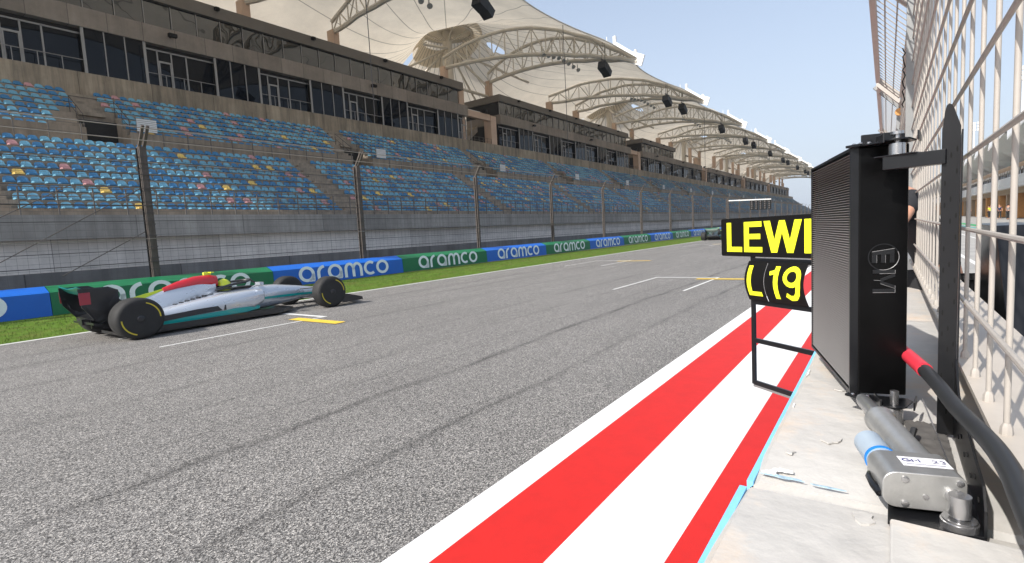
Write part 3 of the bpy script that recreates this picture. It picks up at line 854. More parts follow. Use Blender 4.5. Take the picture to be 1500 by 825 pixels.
# eye shaped openings either side of each mast
def eye(x,y):
    xm=(x-XM0+26.2)%52.4-26.2
    for ex,ey,a in EYES:
        u=(xm-ex)*math.cos(a)+(y-ey)*math.sin(a); v=-(xm-ex)*math.sin(a)+(y-ey)*math.cos(a)
        if (u/EA)**2+(v/EB)**2<1: return True
    return False
for i in range(NX):
    for j in range(NY):
        c=(mb.v[grid[i,j]]+mb.v[grid[i+1,j+1]])/2
        if hole(c.x,c.y) or eye(c.x,c.y): continue
        mb.face((grid[i,j],grid[i+1,j],grid[i+1,j+1],grid[i,j+1]))
mem=mb.build('membrane',M_fabric,parent=rf,smooth=True)
# edge cable along the front scallops
ec=[]
x=XR0
while x<XR1:
    y=edge_y(x); ec.append((x,y,roof_z(x,y)-.03)); x+=1.3
MB().tube(ec,.07,6).build('edge_cable',M_truss,parent=rf,smooth=True)
def truss(A,B,rise,depthm,nseg=14):
    A=Vector(A);B=Vector(B)
    up=[];lo=[]
    for k in range(nseg+1):
        t=k/nseg; c=A.lerp(B,t)
        # follow the membrane from below for the upper chord
        zu=roof_z(c.x,c.y)-.28
        zu=min(zu, lerp(A.z,B.z,t)+ rise*4*t*(1-t)+1.1*(1-t)**2 +.15) 
        dm=depthm*(math.sin(math.pi*min(1,max(0,(t*.92+.10))))**.75)
        up.append(Vector((c.x,c.y,zu))); lo.append(Vector((c.x,c.y,zu-max(.12,dm))))
    t=MB().tube(up,.20,7).build('truss',M_truss,parent=rf,smooth=True)
    ORG[t.name]=ORG[rf.name]
    MB().tube(lo,.24,7).build('lower_chord',M_truss,parent=t,smooth=True)
    w=MB()
    for k in range(nseg):
        w.tube([up[k],lo[k]],.075,5); 
        w.tube([up[k],lo[k+1]] if k%2 else [lo[k],up[k+1]],.075,5)
    w.build('webbing',M_truss,parent=t,smooth=True)
    return up,lo
for k in range(-2,11):
    xt=XM0+26.2*k
    mastbay=(k%2==0)
    T=(xt,22.6,19.55)
    for sgn in (-1,1):
        A=(xt+sgn*4.7,46.8,23.2)
        u,l=truss(A,T,3.9,3.1 if mastbay else 2.6)
        # foot under the truss, on the building or on its column
        nm='column' if mastbay else 'pedestal'
        if mastbay:
            MB().box(A[0]-.38,A[0]+.38,A[1]-.38,A[1]+.38,12.5,l[0].z+.2).build(nm,M_peach,parent=rf)
        else:
            o=MB().box(A[0]-.36,A[0]+.36,A[1]-.5,A[1]+.5,19.5,l[0].z+.15).build(nm,M_peach,parent=rf)
    # horn plate and pins at the tip
    MB().prism([(xt-.12,22.1,19.0),(xt-.12,23.4,19.6),(xt-.12,22.9,20.7),(xt-.12,21.7,20.1)],(0,0,0),(.24,0,0)).build('tip_plate',M_whitep,parent=rf)
    # white anchor frame standing above the front edge
    mb=MB()
    zr=[roof_z(xt,y) for y in (22.6,25.8)]
    mb.prism([(xt-.06,22.5,zr[0]-.2),(xt-.06,25.2,zr[1]-.5),(xt-.06,25.2,zr[1]+.25),(xt-.06,22.7,zr[0]+.45)],(0,0,0),(.12,0,0))
    mb.box(xt-.15,xt+.15,22.6,22.85,zr[0]-.3,zr[0]+.85); mb.box(xt-.15,xt+.15,25.0,25.3,zr[1]-.9,zr[1]+.75); mb.tube([(xt,26.1,zr[1]),(xt,26.1,zr[1]+.9)],.04,5)
    mb.build('anchor_frame',M_whitep,parent=rf)
    if mastbay:
        MB().tube([(xt,RY,14),(xt,RY,31.2)],.62,14).build('mast',M_truss,parent=rf,smooth=True)
        mb=MB()
        for a in range(8):
            t=2*math.pi*a/8+.2
            mb.tube([(xt,RY,28.3),(xt+RR*math.cos(t),RY+RR*math.sin(t),29.45)],.11,5)
        ringp=[(xt+RR*math.cos(2*math.pi*q/32),RY+RR*math.sin(2*math.pi*q/32),29.55) for q in range(33)]
        mb.tube(ringp,.16,6); mb.build('crown_ring',M_truss,parent=rf,smooth=True)
        # vertical collar that closes the cone to the ring
        cm=MB(); rr=[]
        for q in range(49):
            a=2*math.pi*q/48; x_,y_=xt+math.cos(a)*(RR+1.5),RY+math.sin(a)*(RR+1.5)
            rr.append((Vector((xt+math.cos(a)*RR*.98,RY+math.sin(a)*RR*.98,29.7)),Vector((x_,y_,roof_z(x_,y_)-.02))))
        for q in range(48): cm.quad(rr[q][0],rr[q+1][0],rr[q+1][1],rr[q][1])
        cm.build('cone_collar',M_fabric,parent=rf,smooth=True)
        cp=MB(); cp.lathe((xt,RY,29.75),(0,0,1),[(0,RR+.15),(.05,RR+.15),(1.1,.7)],32); cp.build('crown_cap',M_fabric,parent=rf,smooth=True)
        mb=MB()
        for q in ((-4.7,46.8,22.8),(4.7,46.8,22.8),(-10,53,22.2),(10,53,22.2),(-4.5,58,20.0),(4.5,58,20.0),(-11,44,24.2),(11,44,24.2)):
            mb.tube([(xt,RY,27.6),(xt+q[0],q[1],q[2]-.3)],.17,6)
        mb.build('strut',M_truss,parent=rf,smooth=True)
        MB().tube([(xt-4.7,46.8,21.2),(xt+4.7,46.8,21.2)],.2,6).build('tie_beam',M_truss,parent=rf,smooth=True)
        for dx in (-1.1,.2,1.0):
            MB().box(xt+dx-.3,xt+dx+.3,RY-1.2,RY-.8,21.6,21.95).build('floodlight',M_steelrail,parent=rf)
    # strings of small floodlights under the truss
    for q in range(8):
        x=xt-2.4+.75*q; y=33.2-.25*q; z=roof_z(x,y)-3.15-.05*q
        f=MB(); f.lathe((x,y,z),(-.3,-.5,-.7),[(0,.10),(.15,.22),(.32,.26)],8); f.box(x-.04,x+.04,y-.04,y+.04,z,z+.5); f.build('floodlight',M_alud,parent=rf)
# speaker clusters hanging from the roof
xs_=[34.4,56.4,77.2,84.4,108.2,129.3,138.2,160,182,191.5,214,236,245]
for i,x in enumerate(xs_):
    z=19.2
    s=MB(); yy=26.0
    s.obox((x-.34,yy,z+.28),(1,0,-.35),(0,1,0),(.35,0,1),.46,.45,.42)
    s.obox((x+.44,yy,z-.08),(1,0,-.62),(0,1,0),(.62,0,1),.46,.45,.38)
    pos=('high above the first hospitality building','right of the nearest roof mast','above the second hospitality building','close right of another above the second building','above the third hospitality building','before the fourth building')
    o=s.build('hanging_speaker',M_spk,label='black hanging speaker cluster, '+(pos[i] if i<6 else 'small and far away'),cat='loudspeaker',group='speaker clusters under the roof',org=(x,yy,z-.9))
    r=MB()
    for dx in (-.7,.2): r.tube([(x+dx,yy,z+.8),(x+dx*.5,yy,roof_z(x,yy)-.1)],.03,4)
    r.box(x-.8,x+.3,yy-.05,yy+.05,z+.95,z+1.05); r.build('hanging_frame',M_cable,parent=o)
for i,(x,z) in enumerate(((23.5,9.5),(49,9.5),(100,9.5),(150,10))):
    mbx=MB().tube([(x,27,z),(x+.0,27,roof_z(x,27)-.1)],.035,4)
    mbx.build('hanging_cable',M_cable,label=('thin dark cable hanging from the roof in front of the first building' if i==0 else 'thin dark cable hanging from the roof beside the nearest mast' if i==1 else 'thin distant cable hanging from the roof'),cat='cable',group='cables hanging from the roof')

# thin poles and slender masts past the end of the stand
for i,x in enumerate((352,365,381)):
    MB().tube([(x,34,0),(x,34,27)],.12,5).build('thin_mast',M_truss,label='thin pale pole standing beyond the far end of the grandstand',cat='pole',group='thin poles beyond the stand')

# ------------------------------------------------------------------ racing cars
def sec(x,w,z0,z1,r=.35,n=16,wt=None,cy=0):
    """rounded section across Y,Z"""
    out=[]; wt=w if wt is None else wt
    for k in range(n):
        a=2*math.pi*k/n+math.pi/n; c,s=math.cos(a),math.sin(a)
        e=2/3.2; yy=math.copysign(abs(c)**e,c); zz=math.copysign(abs(s)**e,s)
        t=(zz+1)/2; ww=lerp(w,wt,t)
        out.append((x,cy+yy*ww,lerp(z0,z1,t)))
    return out
def racing_car(loc,label,C):
    root=empty('racing_car',(0,0,0),label,'racing car'); 
    P=lambda mb,name,m_,par=root,sm=True: mb.build(name,m_,parent=par,smooth=sm)
    # floor
    fl=MB(); fl.prism([(1.15,-.45,.05),(1.15,.45,.05),(.75,.80,.05),(-1.75,.78,.05),(-1.95,.45,.05),(-1.95,-.45,.05),(-1.75,-.78,.05),(.75,-.80,.05)],(0,0,0),(0,0,.05)); P(fl,'floor',C['black'],sm=False)
    for s in (-1,1):
        fe=MB(); fe.box(-1.6,.7,s*.79-.01,s*.79+.01,.07,.17); P(fe,'floor_edge',C['black'],sm=False)
    # nose and tub
    b=MB().loft([sec(2.62,.07,.20,.27),sec(2.45,.11,.20,.34),sec(2.0,.13,.22,.43,wt=.11),sec(1.5,.18,.20,.53,wt=.14),sec(1.0,.25,.14,.61,wt=.19),sec(.62,.31,.11,.63,wt=.24),sec(.15,.36,.10,.62,wt=.28),sec(-.3,.38,.10,.60,wt=.30)])
    tub=P(b,'monocoque',C['body'])
    ck=MB().loft([sec(.52,.12,.635,.642,n=12),sec(.40,.19,.628,.648,n=12),sec(-.12,.22,.62,.650,n=12),sec(-.25,.18,.61,.648,n=12)]); P(ck,'cockpit_opening',C['black'],par=tub)
    ns=MB().loft([[(x,y0,z),(x,y0+.004,z),(x,y0+.004,z+.05),(x,y0,z+.05)] for x,y0,z in ((2.3,-.128,.27),(1.6,-.176,.30),(1.0,-.256,.32),(.6,-.318,.33))]); P(ns,'trim_stripe',C['trim'],par=tub)
    # sidepods
    for s in (-1,1):
        sp=MB().loft([sec(.42,.20,.30,.58,cy=s*.50),sec(.20,.25,.18,.60,cy=s*.50),sec(-.4,.27,.14,.57,cy=s*.47),sec(-1.0,.22,.12,.47,cy=s*.38),sec(-1.6,.12,.12,.34,cy=s*.25),sec(-1.85,.06,.14,.26,cy=s*.18)])
        q=P(sp,'sidepod',C['body'])
        lw=MB().loft([[(x,s*(y0),z),(x,s*(y0+.012),z),(x,s*(y0+.012),z+h),(x,s*(y0-.01),z+h)] for x,y0,z,h in ((.30,.70,.20,.06),(-.2,.745,.14,.13),(-.8,.66,.12,.12),(-1.4,.48,.12,.09),(-1.7,.35,.12,.05))]); P(lw,'trim_stripe',C['trim'],par=q)
        bk=MB().loft([[(x,s*(y0),z),(x,s*(y0+.010),z),(x,s*(y0+.006),z+h),(x,s*(y0-.01),z+h)] for x,y0,z,h in ((-.35,.735,.27,.10),(-.8,.655,.25,.10),(-1.3,.52,.20,.10),(-1.65,.38,.18,.08))]); P(bk,'dark_panel',C['black'],par=q)
        for gq in range(6): 
            gl=MB().box(-.55-.10*gq,-.51-.10*gq,s*.30-.06,s*.30+.06,.50-.015*gq,.575-.02*gq); P(gl,'cooling_gill',C['black'],par=q,sm=False)
        it=MB().box(.40,.45,s*.50-.15,s*.50+.15,.36,.53); P(it,'intake',C['black'],par=q,sm=False)
    # engine cover with shark fin
    ec_=MB().loft([sec(-.22,.13,.55,.90,wt=.10),sec(-.45,.17,.50,.93,wt=.08),sec(-.8,.18,.42,.84,wt=.05),sec(-1.3,.14,.32,.66,wt=.03),sec(-1.9,.06,.24,.44,wt=.02)])
    eo=P(ec_,'engine_cover',C['body'])
    ab=MB().loft([sec(-.17,.115,.70,.925,wt=.10),sec(-.30,.135,.72,.955,wt=.10),sec(-.55,.13,.76,.945,wt=.06),sec(-.85,.10,.74,.875,wt=.04),sec(-1.1,.06,.70,.78,wt=.02)]); P(ab,'airbox',C['airbox'])
    ai=MB().loft([sec(-.155,.08,.73,.89,wt=.07),sec(-.175,.085,.73,.90,wt=.07)]); P(ai,'air_intake',C['black'],par=eo)
    fin=MB().prism([(-.8,-.008,.83),(-1.85,-.008,.60),(-1.95,-.008,.40),(-1.2,-.008,.5)],(0,0,0),(0,.016,0)); P(fin,'fin',C['accent'],par=eo,sm=False)
    tc=MB().box(-.38,-.25,-.03,.03,.955,1.01).box(-.30,-.24,-.14,.14,.99,1.01); P(tc,'camera_pod',C['pod'],sm=False)
    # halo
    h=[]
    for k in range(17):
        a=math.pi*(k/16)-math.pi/2; h.append((-.02+.52*math.cos(a),.30*math.sin(a),.72+.05*math.cos(a)))
    h=[(-.30,-.30,.66)]+h+[(-.30,.30,.66)]
    hl=MB().tube(h,.026,8).tube([(.50,0,.77),(.60,0,.70),(.66,0,.62)],[.024,.018,.02],8); P(hl,'halo',C['black'])
    # helmet
    hm=MB().lathe((-.02,0,.55),(0,0,1),[(0,.08),(.04,.12),(.12,.14),(.2,.125),(.26,.08),(.29,.02)],16); ho=P(hm,'helmet',C['pod'])
    vz=MB().lathe((-.02,0,.655),(0,0,1),[(0,.1425),(.05,.1435)],16); P(vz,'visor',C['black'],par=ho)
    # mirrors
    for s in (-1,1):
        mi=MB().obox((.42,s*.55,.70),(1,0,0),(0,1,0),(0,0,1),.04,.09,.03).bar((.42,s*.47,.69),(.36,s*.27,.60),.015,.01); P(mi,'mirror',C['body'],sm=False)
    # front wing
    fw=MB()
    for i,(dx,z,ch) in enumerate(((2.58,.10,.22),(2.40,.15,.17),(2.26,.215,.14),(2.14,.28,.11))):
        S_=[]
        for y in (-.92,-.5,-.15,0,.15,.5,.92):
            zz=z+.035*math.cos(y*2.2)-.02*abs(y); S_.append([(dx+.25-abs(y)*.28,y,zz),(dx+.25-abs(y)*.28-.5*ch,y,zz+.025),(dx+.25-abs(y)*.28-ch,y,zz+.055),(dx+.25-abs(y)*.28-ch,y,zz+.045),(dx+.25-abs(y)*.28-.5*ch,y,zz+.008)])
        fw.loft(S_)
    fwo=P(fw,'front_wing',C['black'],sm=False)
    for s in (-1,1):
        ep=MB().prism([(2.62,s*.93,.07),(2.05,s*.95,.07),(2.02,s*.95,.27),(2.2,s*.94,.26),(2.6,s*.93,.14)],(0,0,0),(0,s*.012,0)); P(ep,'endplate',C['black'],par=fwo,sm=False)
    # rear wing
    rw=MB()
    for (x,z,ch,t) in ((-2.16,.76,.30,.12),(-2.36,.88,.16,.10)):
        S_=[]
        for y in (-.48,-.3,0,.3,.48):
            zz=z-.05*math.cos(y*3.0)
            S_.append([(x+.16,y,zz),(x,y,zz+.03),(x-ch*.55,y,zz+t),(x-ch*.55,y,zz+t-.012),(x,y,zz-.012)])
        rw.loft(S_)
    rwo=P(rw,'rear_wing',C['wing'],sm=False)
    for s in (-1,1):
        ep=MB().prism([(-1.92,s*.49,.42),(-1.92,s*.49,.86),(-2.05,s*.49,.93),(-2.45,s*.49,.93),(-2.42,s*.49,.62),(-2.25,s*.46,.36)],(0,0,0),(0,s*.014,0)); P(ep,'endplate',C['black'],par=rwo,sm=False)
        er=MB().prism([(-2.30,s*.51,.66),(-2.44,s*.51,.66),(-2.445,s*.51,.86),(-2.30,s*.51,.86)],(0,-.003*s,0),(0,.006*s,0)); P(er,'endplate_patch',C['end'],par=rwo,sm=False)
    bw=MB().obox((-2.15,0,.42),(1,0,.3),(0,1,0),(-.3,0,1),.12,.42,.012).box(-2.2,-2.1,-.02,.02,.2,.80); P(bw,'beam_wing',C['black'],par=rwo,sm=False)
    df=MB().prism([(-1.75,-.5,.08),(-2.3,-.5,.30),(-2.3,-.5,.34),(-1.75,-.5,.12)],(0,0,0),(0,1.0,0)).box(-2.33,-2.28,-.05,.05,.28,.38); P(df,'diffuser',C['black'],sm=False)
    # wheels
    for x,tw in ((1.80,.305),(-1.80,.385)):
        for s in (-1,1):
            yc=s*(1.0-tw/2); r=.355; o=tw/2
            ty=MB().lathe((x,yc-o,.355),(0,1,0),[(0,.235),(.0,.30),(.02,.335),(.06,r),(tw-.06,r),(tw-.02,.335),(tw,.30),(tw,.235)],36)
            w=P(ty,'wheel',C['tyre'])
            ri=MB().lathe((x,yc+s*(o-.05),.355),(0,s,0),[(0,.236),(.03,.236),(.045,.20),(.03,.08),(.06,.05),(.065,.0)],30); P(ri,'rim',C['rim'],par=w)
            bd=MB(); 
            for q in range(40):
                a0=2*math.pi*q/40;a1=2*math.pi*(q+1)/40; yy=yc+s*(o+.002)
                if q%20<8: bd.quad((x+.285*math.cos(a0),yy,.355+.285*math.sin(a0)),(x+.285*math.cos(a1),yy,.355+.285*math.sin(a1)),(x+.265*math.cos(a1),yy,.355+.265*math.sin(a1)),(x+.265*math.cos(a0),yy,.355+.265*math.sin(a0)))
            P(bd,'tyre_marking',C['mark'],par=w,sm=False)
            su=MB(); yi=s*.22
            for (px,pz,qx,qz) in ((x+.25,.42,x+.03,.47),(x-.28,.44,x-.03,.47),(x+.25,.22,x+.03,.22),(x-.28,.22,x-.03,.22),(x+.1,.30,x+.05,.34)):
                su.tube([(px if x>0 else px,yi*.75,pz),(qx,s*(1.0-tw),qz)],.014,5)
            P(su,'suspension_arm',C['black'])
    ORG[root.name]=Vector((0,0,0))
    root.location=loc; root.scale=(1.06,1.0,1.0)
    return root
def gloss(name,col,metal=0.0,rough=.3,coat=.6):
    mt,n,l,p=new_mat(name); p.inputs['Base Color'].default_value=(*col,1); p.inputs['Metallic'].default_value=metal; p.inputs['Roughness'].default_value=rough; p.inputs['Coat Weight'].default_value=coat; p.inputs['Coat Roughness'].default_value=.08
    nz=N(n,'ShaderNodeTexNoise'); nz.inputs['Scale'].default_value=7; mr=N(n,'ShaderNodeMapRange'); mr.inputs[3].default_value=rough*.7; mr.inputs[4].default_value=rough*1.4; l.new(nz.outputs[0],mr.inputs[0]); l.new(mr.outputs[0],p.inputs['Roughness'])
    return mt
cb=gloss('carbon_black',(.012,.012,.014),0,.35,.4)
CA=dict(body=gloss('silver_car_paint',(.56,.60,.66),.55,.28),black=cb,trim=gloss('teal_car_paint',(.0,.32,.31)),airbox=gloss('red_car_paint',(.50,.01,.02)),pod=gloss('yellow_pod_paint',(.70,.78,.03)),accent=gloss('lime_fin_paint',(.60,.75,.03)),wing=gloss('teal_wing_paint',(.0,.22,.18)),end=gloss('dark_red_wing_paint',(.30,.01,.02)),tyre=mat('tyre_rubber',(.018,.018,.018),.75,var=.2,scale=9,world=False),rim=gloss('dark_rim',(.02,.02,.022),.5,.35),mark=mat('tyre_yellow_mark',(.55,.45,.03),.6))
car=racing_car((5.44,11.30,.0),'silver racing car with red airbox passing in front of the green aramco board',CA)
CB=dict(CA); CB['body']=gloss('deep_green_car_paint',(.004,.045,.035)); CB['airbox']=CB['body']; CB['end']=CB['body']; CB['wing']=gloss('pale_wing_paint',(.45,.55,.50)); CB['trim']=gloss('lime_trim',(.4,.6,.03)); CB['accent']=CB['body']; CB['pod']=gloss('pod_lime',(.4,.6,.05))
car2=racing_car((47.6,11.75,.0),'distant dark green racing car seen from behind, left of the LEWI board',CB)

# ------------------------------------------------------------------ pit wall
ZWALL=.95
pw=empty('pit_wall',(0,0,0),'low pit wall with pale cream plaster top and sky blue track face','wall')
def slab(xa,xb,ya,yb,zt,name='cap_slab'):
    # rounded cream cap with wavy worn edges
    n=28; secs=[]
    rr=random.Random(int(xa*10)+5)
    for k in range(n+1):
        x=lerp(xa,xb,k/n); e=min(1,min(k,n-k)/1.5); dz=-.012*(1-e)**1
        j=lambda s: rr.uniform(-s,s)
        secs.append([(x,yb,zt-.10),(x,yb+j(.0006),zt-.018+dz),(x,yb-.016+j(.0015),zt-.002+dz+j(.0006)),(x,(ya+yb)/2,zt+dz+j(.0005)),(x,ya+.012,zt-.001+dz),(x,ya,zt-.014+dz),(x,ya,zt-.10)])
    return MB().loft(secs).build(name,M_capw,parent=pw,smooth=True)
slab(1.082,3.1,-.215,.218,ZWALL); slab(3.115,5.35,-.215,.218,ZWALL)
slab(-2.2,1.034,-.215,.222,ZWALL+.009)
x=5.37
while x<60: slab(x,x+2.98,-.215,.218,ZWALL+(.0)); x+=3.0
MB().box(-2.2,1.034,.214,.227,.0,ZWALL-.006).box(1.082,70,.212,.224,0,ZWALL-.016).build('track_face',M_capb,parent=pw)
MB().box(-2.2,70,-.20,.205,0,ZWALL-.09).build('core',M_lowwall,parent=pw)
MB().box(1.035,1.075,-.2,.19,.80,ZWALL-.045).build('joint_filler',M_capb,parent=pw)
MB().prism([(.60,-.005,.9545),(.985,-.008,.9545),(.975,-.214,.9545),(.60,-.214,.9545)],(0,0,0),(0,0,.014)).build('repair_slab',M_capw,parent=pw,bevel=.004)
# loose render scab edges
for i,(x,y,s) in enumerate(((1.33,.10,.022),(1.22,.165,.010),(1.75,.10,.02),(.9,.12,.03),(1.0,.03,.02))):
    rr=random.Random(i); pts=[]
    for k in range(12):
        a=2*math.pi*k/12; q=s*rr.uniform(.5,1.25); pts.append((x+q*1.2*math.cos(a),y+q*math.sin(a),ZWALL))
    MB().prism(pts,(0,0,.0005),(0,0,.0035)).build('render_patch',M_capw,parent=pw)
M_fadeb=mat('faded_blue_paint',(.33,.46,.56),.7,var=.3,scale=60)
# sky blue and white paint left where the blocks have chipped
for i,(x,y,s1,s2,mm) in enumerate(((1.094,.160,.005,.034,M_fadeb),(1.089,.085,.003,.026,M_fadeb),(1.105,.185,.014,.016,M_white),(1.125,.165,.010,.018,M_white),(1.55,.200,.022,.003,M_white),(.70,.16,.01,.02,M_white),(1.9,.203,.05,.003,M_white))):
    rr=random.Random(40+i); pts=[]
    zb=ZWALL+(.009 if x<1.034 else 0)-.0012
    for k in range(16):
        a=2*math.pi*k/16; q=rr.uniform(.55,1.25); pts.append((x+q*s1*math.cos(a),y+q*s2*math.sin(a),zb))
    MB().prism(pts,(0,0,0),(0,0,.0018)).build('paint_chip',mm,parent=pw)
# corner lump by the far post
MB().box(4.85,5.35,-.30,-.12,.95,1.42).build('end_plate',M_whitep,label='pale grey steel plate at the foot of the grey fence post',cat='plate')

# ------------------------------------------------------------------ pit wall fence
pf=empty('pit_wall_fence',(0,-.15,0),'beige welded bar fence along the pit wall at right','fence'); ORG[pf.name]=Vector((0,-.15,0))
zt=3.02; bars_v=MB(); x=.18+.177*0; 
xs=[1.065+.1765*k for k in range(-10,330)]
for i,x in enumerate(xs):
    n=10 if x<3 else 6 if x<8 else 4
    bars_v.tube([(x,-.152,1.105),(x,-.152,zt)],.0042,n)
bh=bars_v; z=1.246-.0
while z<zt:
    bh.tube([(-.9,-.1425,z),(3,-.1425,z),(59,-.1425,z)],.0048,8); z+=.1602
for x in xs[:40]: bh.lathe((x,-.152,1.103),(0,0,1),[(0,.0085),(.012,.0078),(.018,.005)],8)
bh.build('welded_mesh',M_mesh,parent=pf,smooth=True)
# foot rail: flat beige plate carrying the bars
MB().box(-.9,4.9,-.30,-.137,1.093,1.103).box(5.4,59,-.30,-.137,1.093,1.103).build('foot_rail',M_meshr,parent=pf)
for i,x in enumerate((4.92,9.9,14.9,19.9,24.9,29.9,34.9,39.9,44.9,49.9,54.9)):
    MB().box(x-.04,x+.04,-.175,-.105,.95,zt+.05).bar((x,-.14,zt),(x,.16,zt+.34),.07,.06,up=(1,0,0)).build('fence_post',M_greypost,parent=pf)
def overhang(xa,xb):
    A=lambda x,t:(x,lerp(-.14,.115,t),lerp(3.02,3.30,t))
    f=MB(); f.bar(A(xa,1),A(xb,1),.05,.10); f.bar(A(xa,0),A(xb,0),.03,.03); f.bar(A(xa,0),A(xa,1),.05,.09,up=(1,0,0)); f.bar(A(xb,0),A(xb,1),.05,.09,up=(1,0,0))
    o=f.build('overhang_frame',M_mesh,parent=pf)
    w=MB(); x=xa+.16
    while x<xb: w.tube([A(x,0),A(x,1)],.0045,4); x+=.16
    for t in (.33,.66): w.tube([A(xa,t),A(xb,t)],.006,4)
    w.build('overhang_mesh',M_mesh,parent=o,smooth=True)
overhang(1.5,5.0); overhang(5.2,9.1)
x=9.55
while x<55: overhang(x,x+4.8); x+=5.0
# zip-tied cable bundle running up the far post
cbm=MB(); pts=[(6.4+.06*math.sin(q*1.3),-.120+.012*math.sin(q*2.1),2.45+q*.035) for q in range(17)]
cbm.tube(pts,.0055,6).build('cable_bundle',M_blackm,label='black cable bundle tied up the fence by the overhang',cat='cable')
MB().cyl((9.4,-.13,2.86),(9.36,-.13,2.86),.05,14).build('orange_reflector',M_orange,label='small round orange reflector near the top of the pit wall fence',cat='reflector')
tie=MB().tube([(1.30,-.14,2.06),(1.302,-.138,1.98),(1.30,-.139,1.90)],[.006,.010,.006],6); tie.build('cable_tie',M_blackm,label='black tie fastened round a fence bar high at right',cat='tie')

# ------------------------------------------------------------------ perforated bracket post
bp=empty('bracket_post',(1.45,-.11,.95),'black slotted steel post carrying the hinge arms of the black louvred box','bracket'); ORG[bp.name]=Vector((1.45,-.11,.95))
ou=[(-.0935,.96),(-.0935,1.612),(-.0975,1.655),(-.1000,1.667),(-.1040,1.671),(-.1085,1.668),(-.1125,1.660),(-.1240,1.622),(-.1240,.96)]
MB().prism([(1.45,y,z) for y,z in ou],(0,0,0),(.004,0,0)).build('slotted_plate',M_black,parent=bp,bevel=.0008)
MB().prism([(1.45,-.1265,.96),(1.45,-.1265,1.615),(1.466,-.1265,1.60),(1.466,-.1265,.96)],(0,-.0015,0),(0,.0015,0)).build('flange',M_black,parent=bp)
s=MB()
for i in range(15):
    z=1.0+.046*i
    for j,y in enumerate((-.0995,-.109,-.1185)):
        if (i+j)%3==0 or (z>1.62): continue
        zz=z+.012*j
        if zz>1.585: continue
        pts=[(1.4494,y+.0016*math.cos(2*math.pi*q/10),zz+.0062*math.sin(2*math.pi*q/10)) for q in range(10)]
        s.prism(pts,(0,0,0),(.0012,0,0))
s.build('slots',mat('slot_shade',(.002,.002,.002),.95),parent=bp)  # raised near-black discs: shade of the holes put in as colour
# base gusset that runs back along the wall top
g=[(1.446,-.124,.957),(1.446,-.124,1.13),(1.38,-.124,1.07),(1.12,-.124,1.035),(1.03,-.124,1.03),(1.005,-.124,1.0),(1.0,-.124,.957)]
MB().prism(g,(0,-.002,0),(0,.002,0)).build('base_gusset',M_black,parent=bp,bevel=.0006)
g=MB()
for i in range(8):
    x=1.06+.048*i
    pts=[(x+.008*math.cos(2*math.pi*q/10),-.1218,1.005+.004*math.sin(2*math.pi*q/10)+(.006 if i%2 else -.012)) for q in range(10)]
    g.prism(pts,(0,0,0),(0,.001,0))
g.build('slots',MATS['slot_shade'],parent=bp)  # same painted hole shade on the gusset
MB().prism([(.985,-.005,.956),(1.19,-.006,.956),(1.19,-.124,.956),(1.0,-.124,.956)],(0,0,0),(0,0,.006)).build('base_plate',M_black,parent=bp,bevel=.001)
# upper arm
MB().bar((1.492,.004,1.5625),(1.456,-.104,1.5625),.034,.030).bar((1.505,.016,1.578),(1.47,-.06,1.578),.05,.003).build('hinge_arm',M_black,parent=bp,bevel=.0012)
# pivots
def pivot(zb,zt_,rb):
    return MB().cyl((1.5,-.018,zb),(1.5,-.018,zt_),rb,28)
pivot(1.580,1.606,.0165).build('pivot_sleeve',M_steel,parent=bp,smooth=True)
MB().cyl((1.5,-.018,1.606),(1.5,-.018,1.6335),.0065,20).cyl((1.5,-.018,1.626),(1.5,-.018,1.6325),.0135,20).build('pivot_pin',M_steel,parent=bp,smooth=True)
pivot(.956,.992,.0175).build('pivot_sleeve',M_steel,parent=bp,smooth=True)
MB().cyl((1.5,-.018,.992),(1.5,-.018,1.032),.0088,20).build('pivot_pin',M_steel,parent=bp,smooth=True)

# ------------------------------------------------------------------ black louvred box
E1=Vector((1.545,.062,0)); E0=Vector((2.055,.198,0)); d=(E0-E1).normalized(); nrm=Vector((-d.y,d.x,0)); L=(E0-E1).length
T=.108
lb=empty('louvred_light_box',(1.8,.08,1.0),'tall black box with horizontal louvres on a hinge, standing over the pit wall','light panel'); ORG[lb.name]=Vector((1.8,.08,1.0))
def lp(u,v,z): return E1+d*u+nrm*v+Vector((0,0,z))
zb_,zt2=1.003,1.612
body=MB()
body.loft([[lp(0,-.006,z),lp(L,-.006,z),lp(L,-T,z),lp(0,-T,z)] for z in (zb_,zt2)])
body.build('housing',M_boxdark,parent=lb,bevel=.003)
lv=MB(); nL=90
for k in range(nL):
    z=lerp(zb_+.012,zt2-.010,(k+.5)/nL)
    p=[lp(.008,.010,z-.0014),lp(.008,-.004,z+.0030),lp(.008,-.004,z-.0008),lp(.008,.0095,z-.0022)]
    q=[lp(L-.008,.010,z-.0014),lp(L-.008,-.004,z+.0030),lp(L-.008,-.004,z-.0008),lp(L-.008,.0095,z-.0022)]
    lv.loft([p,q])
lv.build('louvres',M_louv,parent=lb)
fr=MB()
for (u0,u1) in ((0,.008),(L-.008,L)): fr.loft([[lp(u0,-.006,z),lp(u1,-.006,z),lp(u1,.0115,z),lp(u0,.0115,z)] for z in (zb_,zt2)])
for (z0,z1) in ((zb_,zb_+.008),(zt2-.006,zt2)): fr.loft([[lp(u,-.006,z0),lp(u,.0115,z0),lp(u,.0115,z1),lp(u,-.006,z1)] for u in (.008,L-.008)])
fr.build('louvre_frame',M_black,parent=lb)
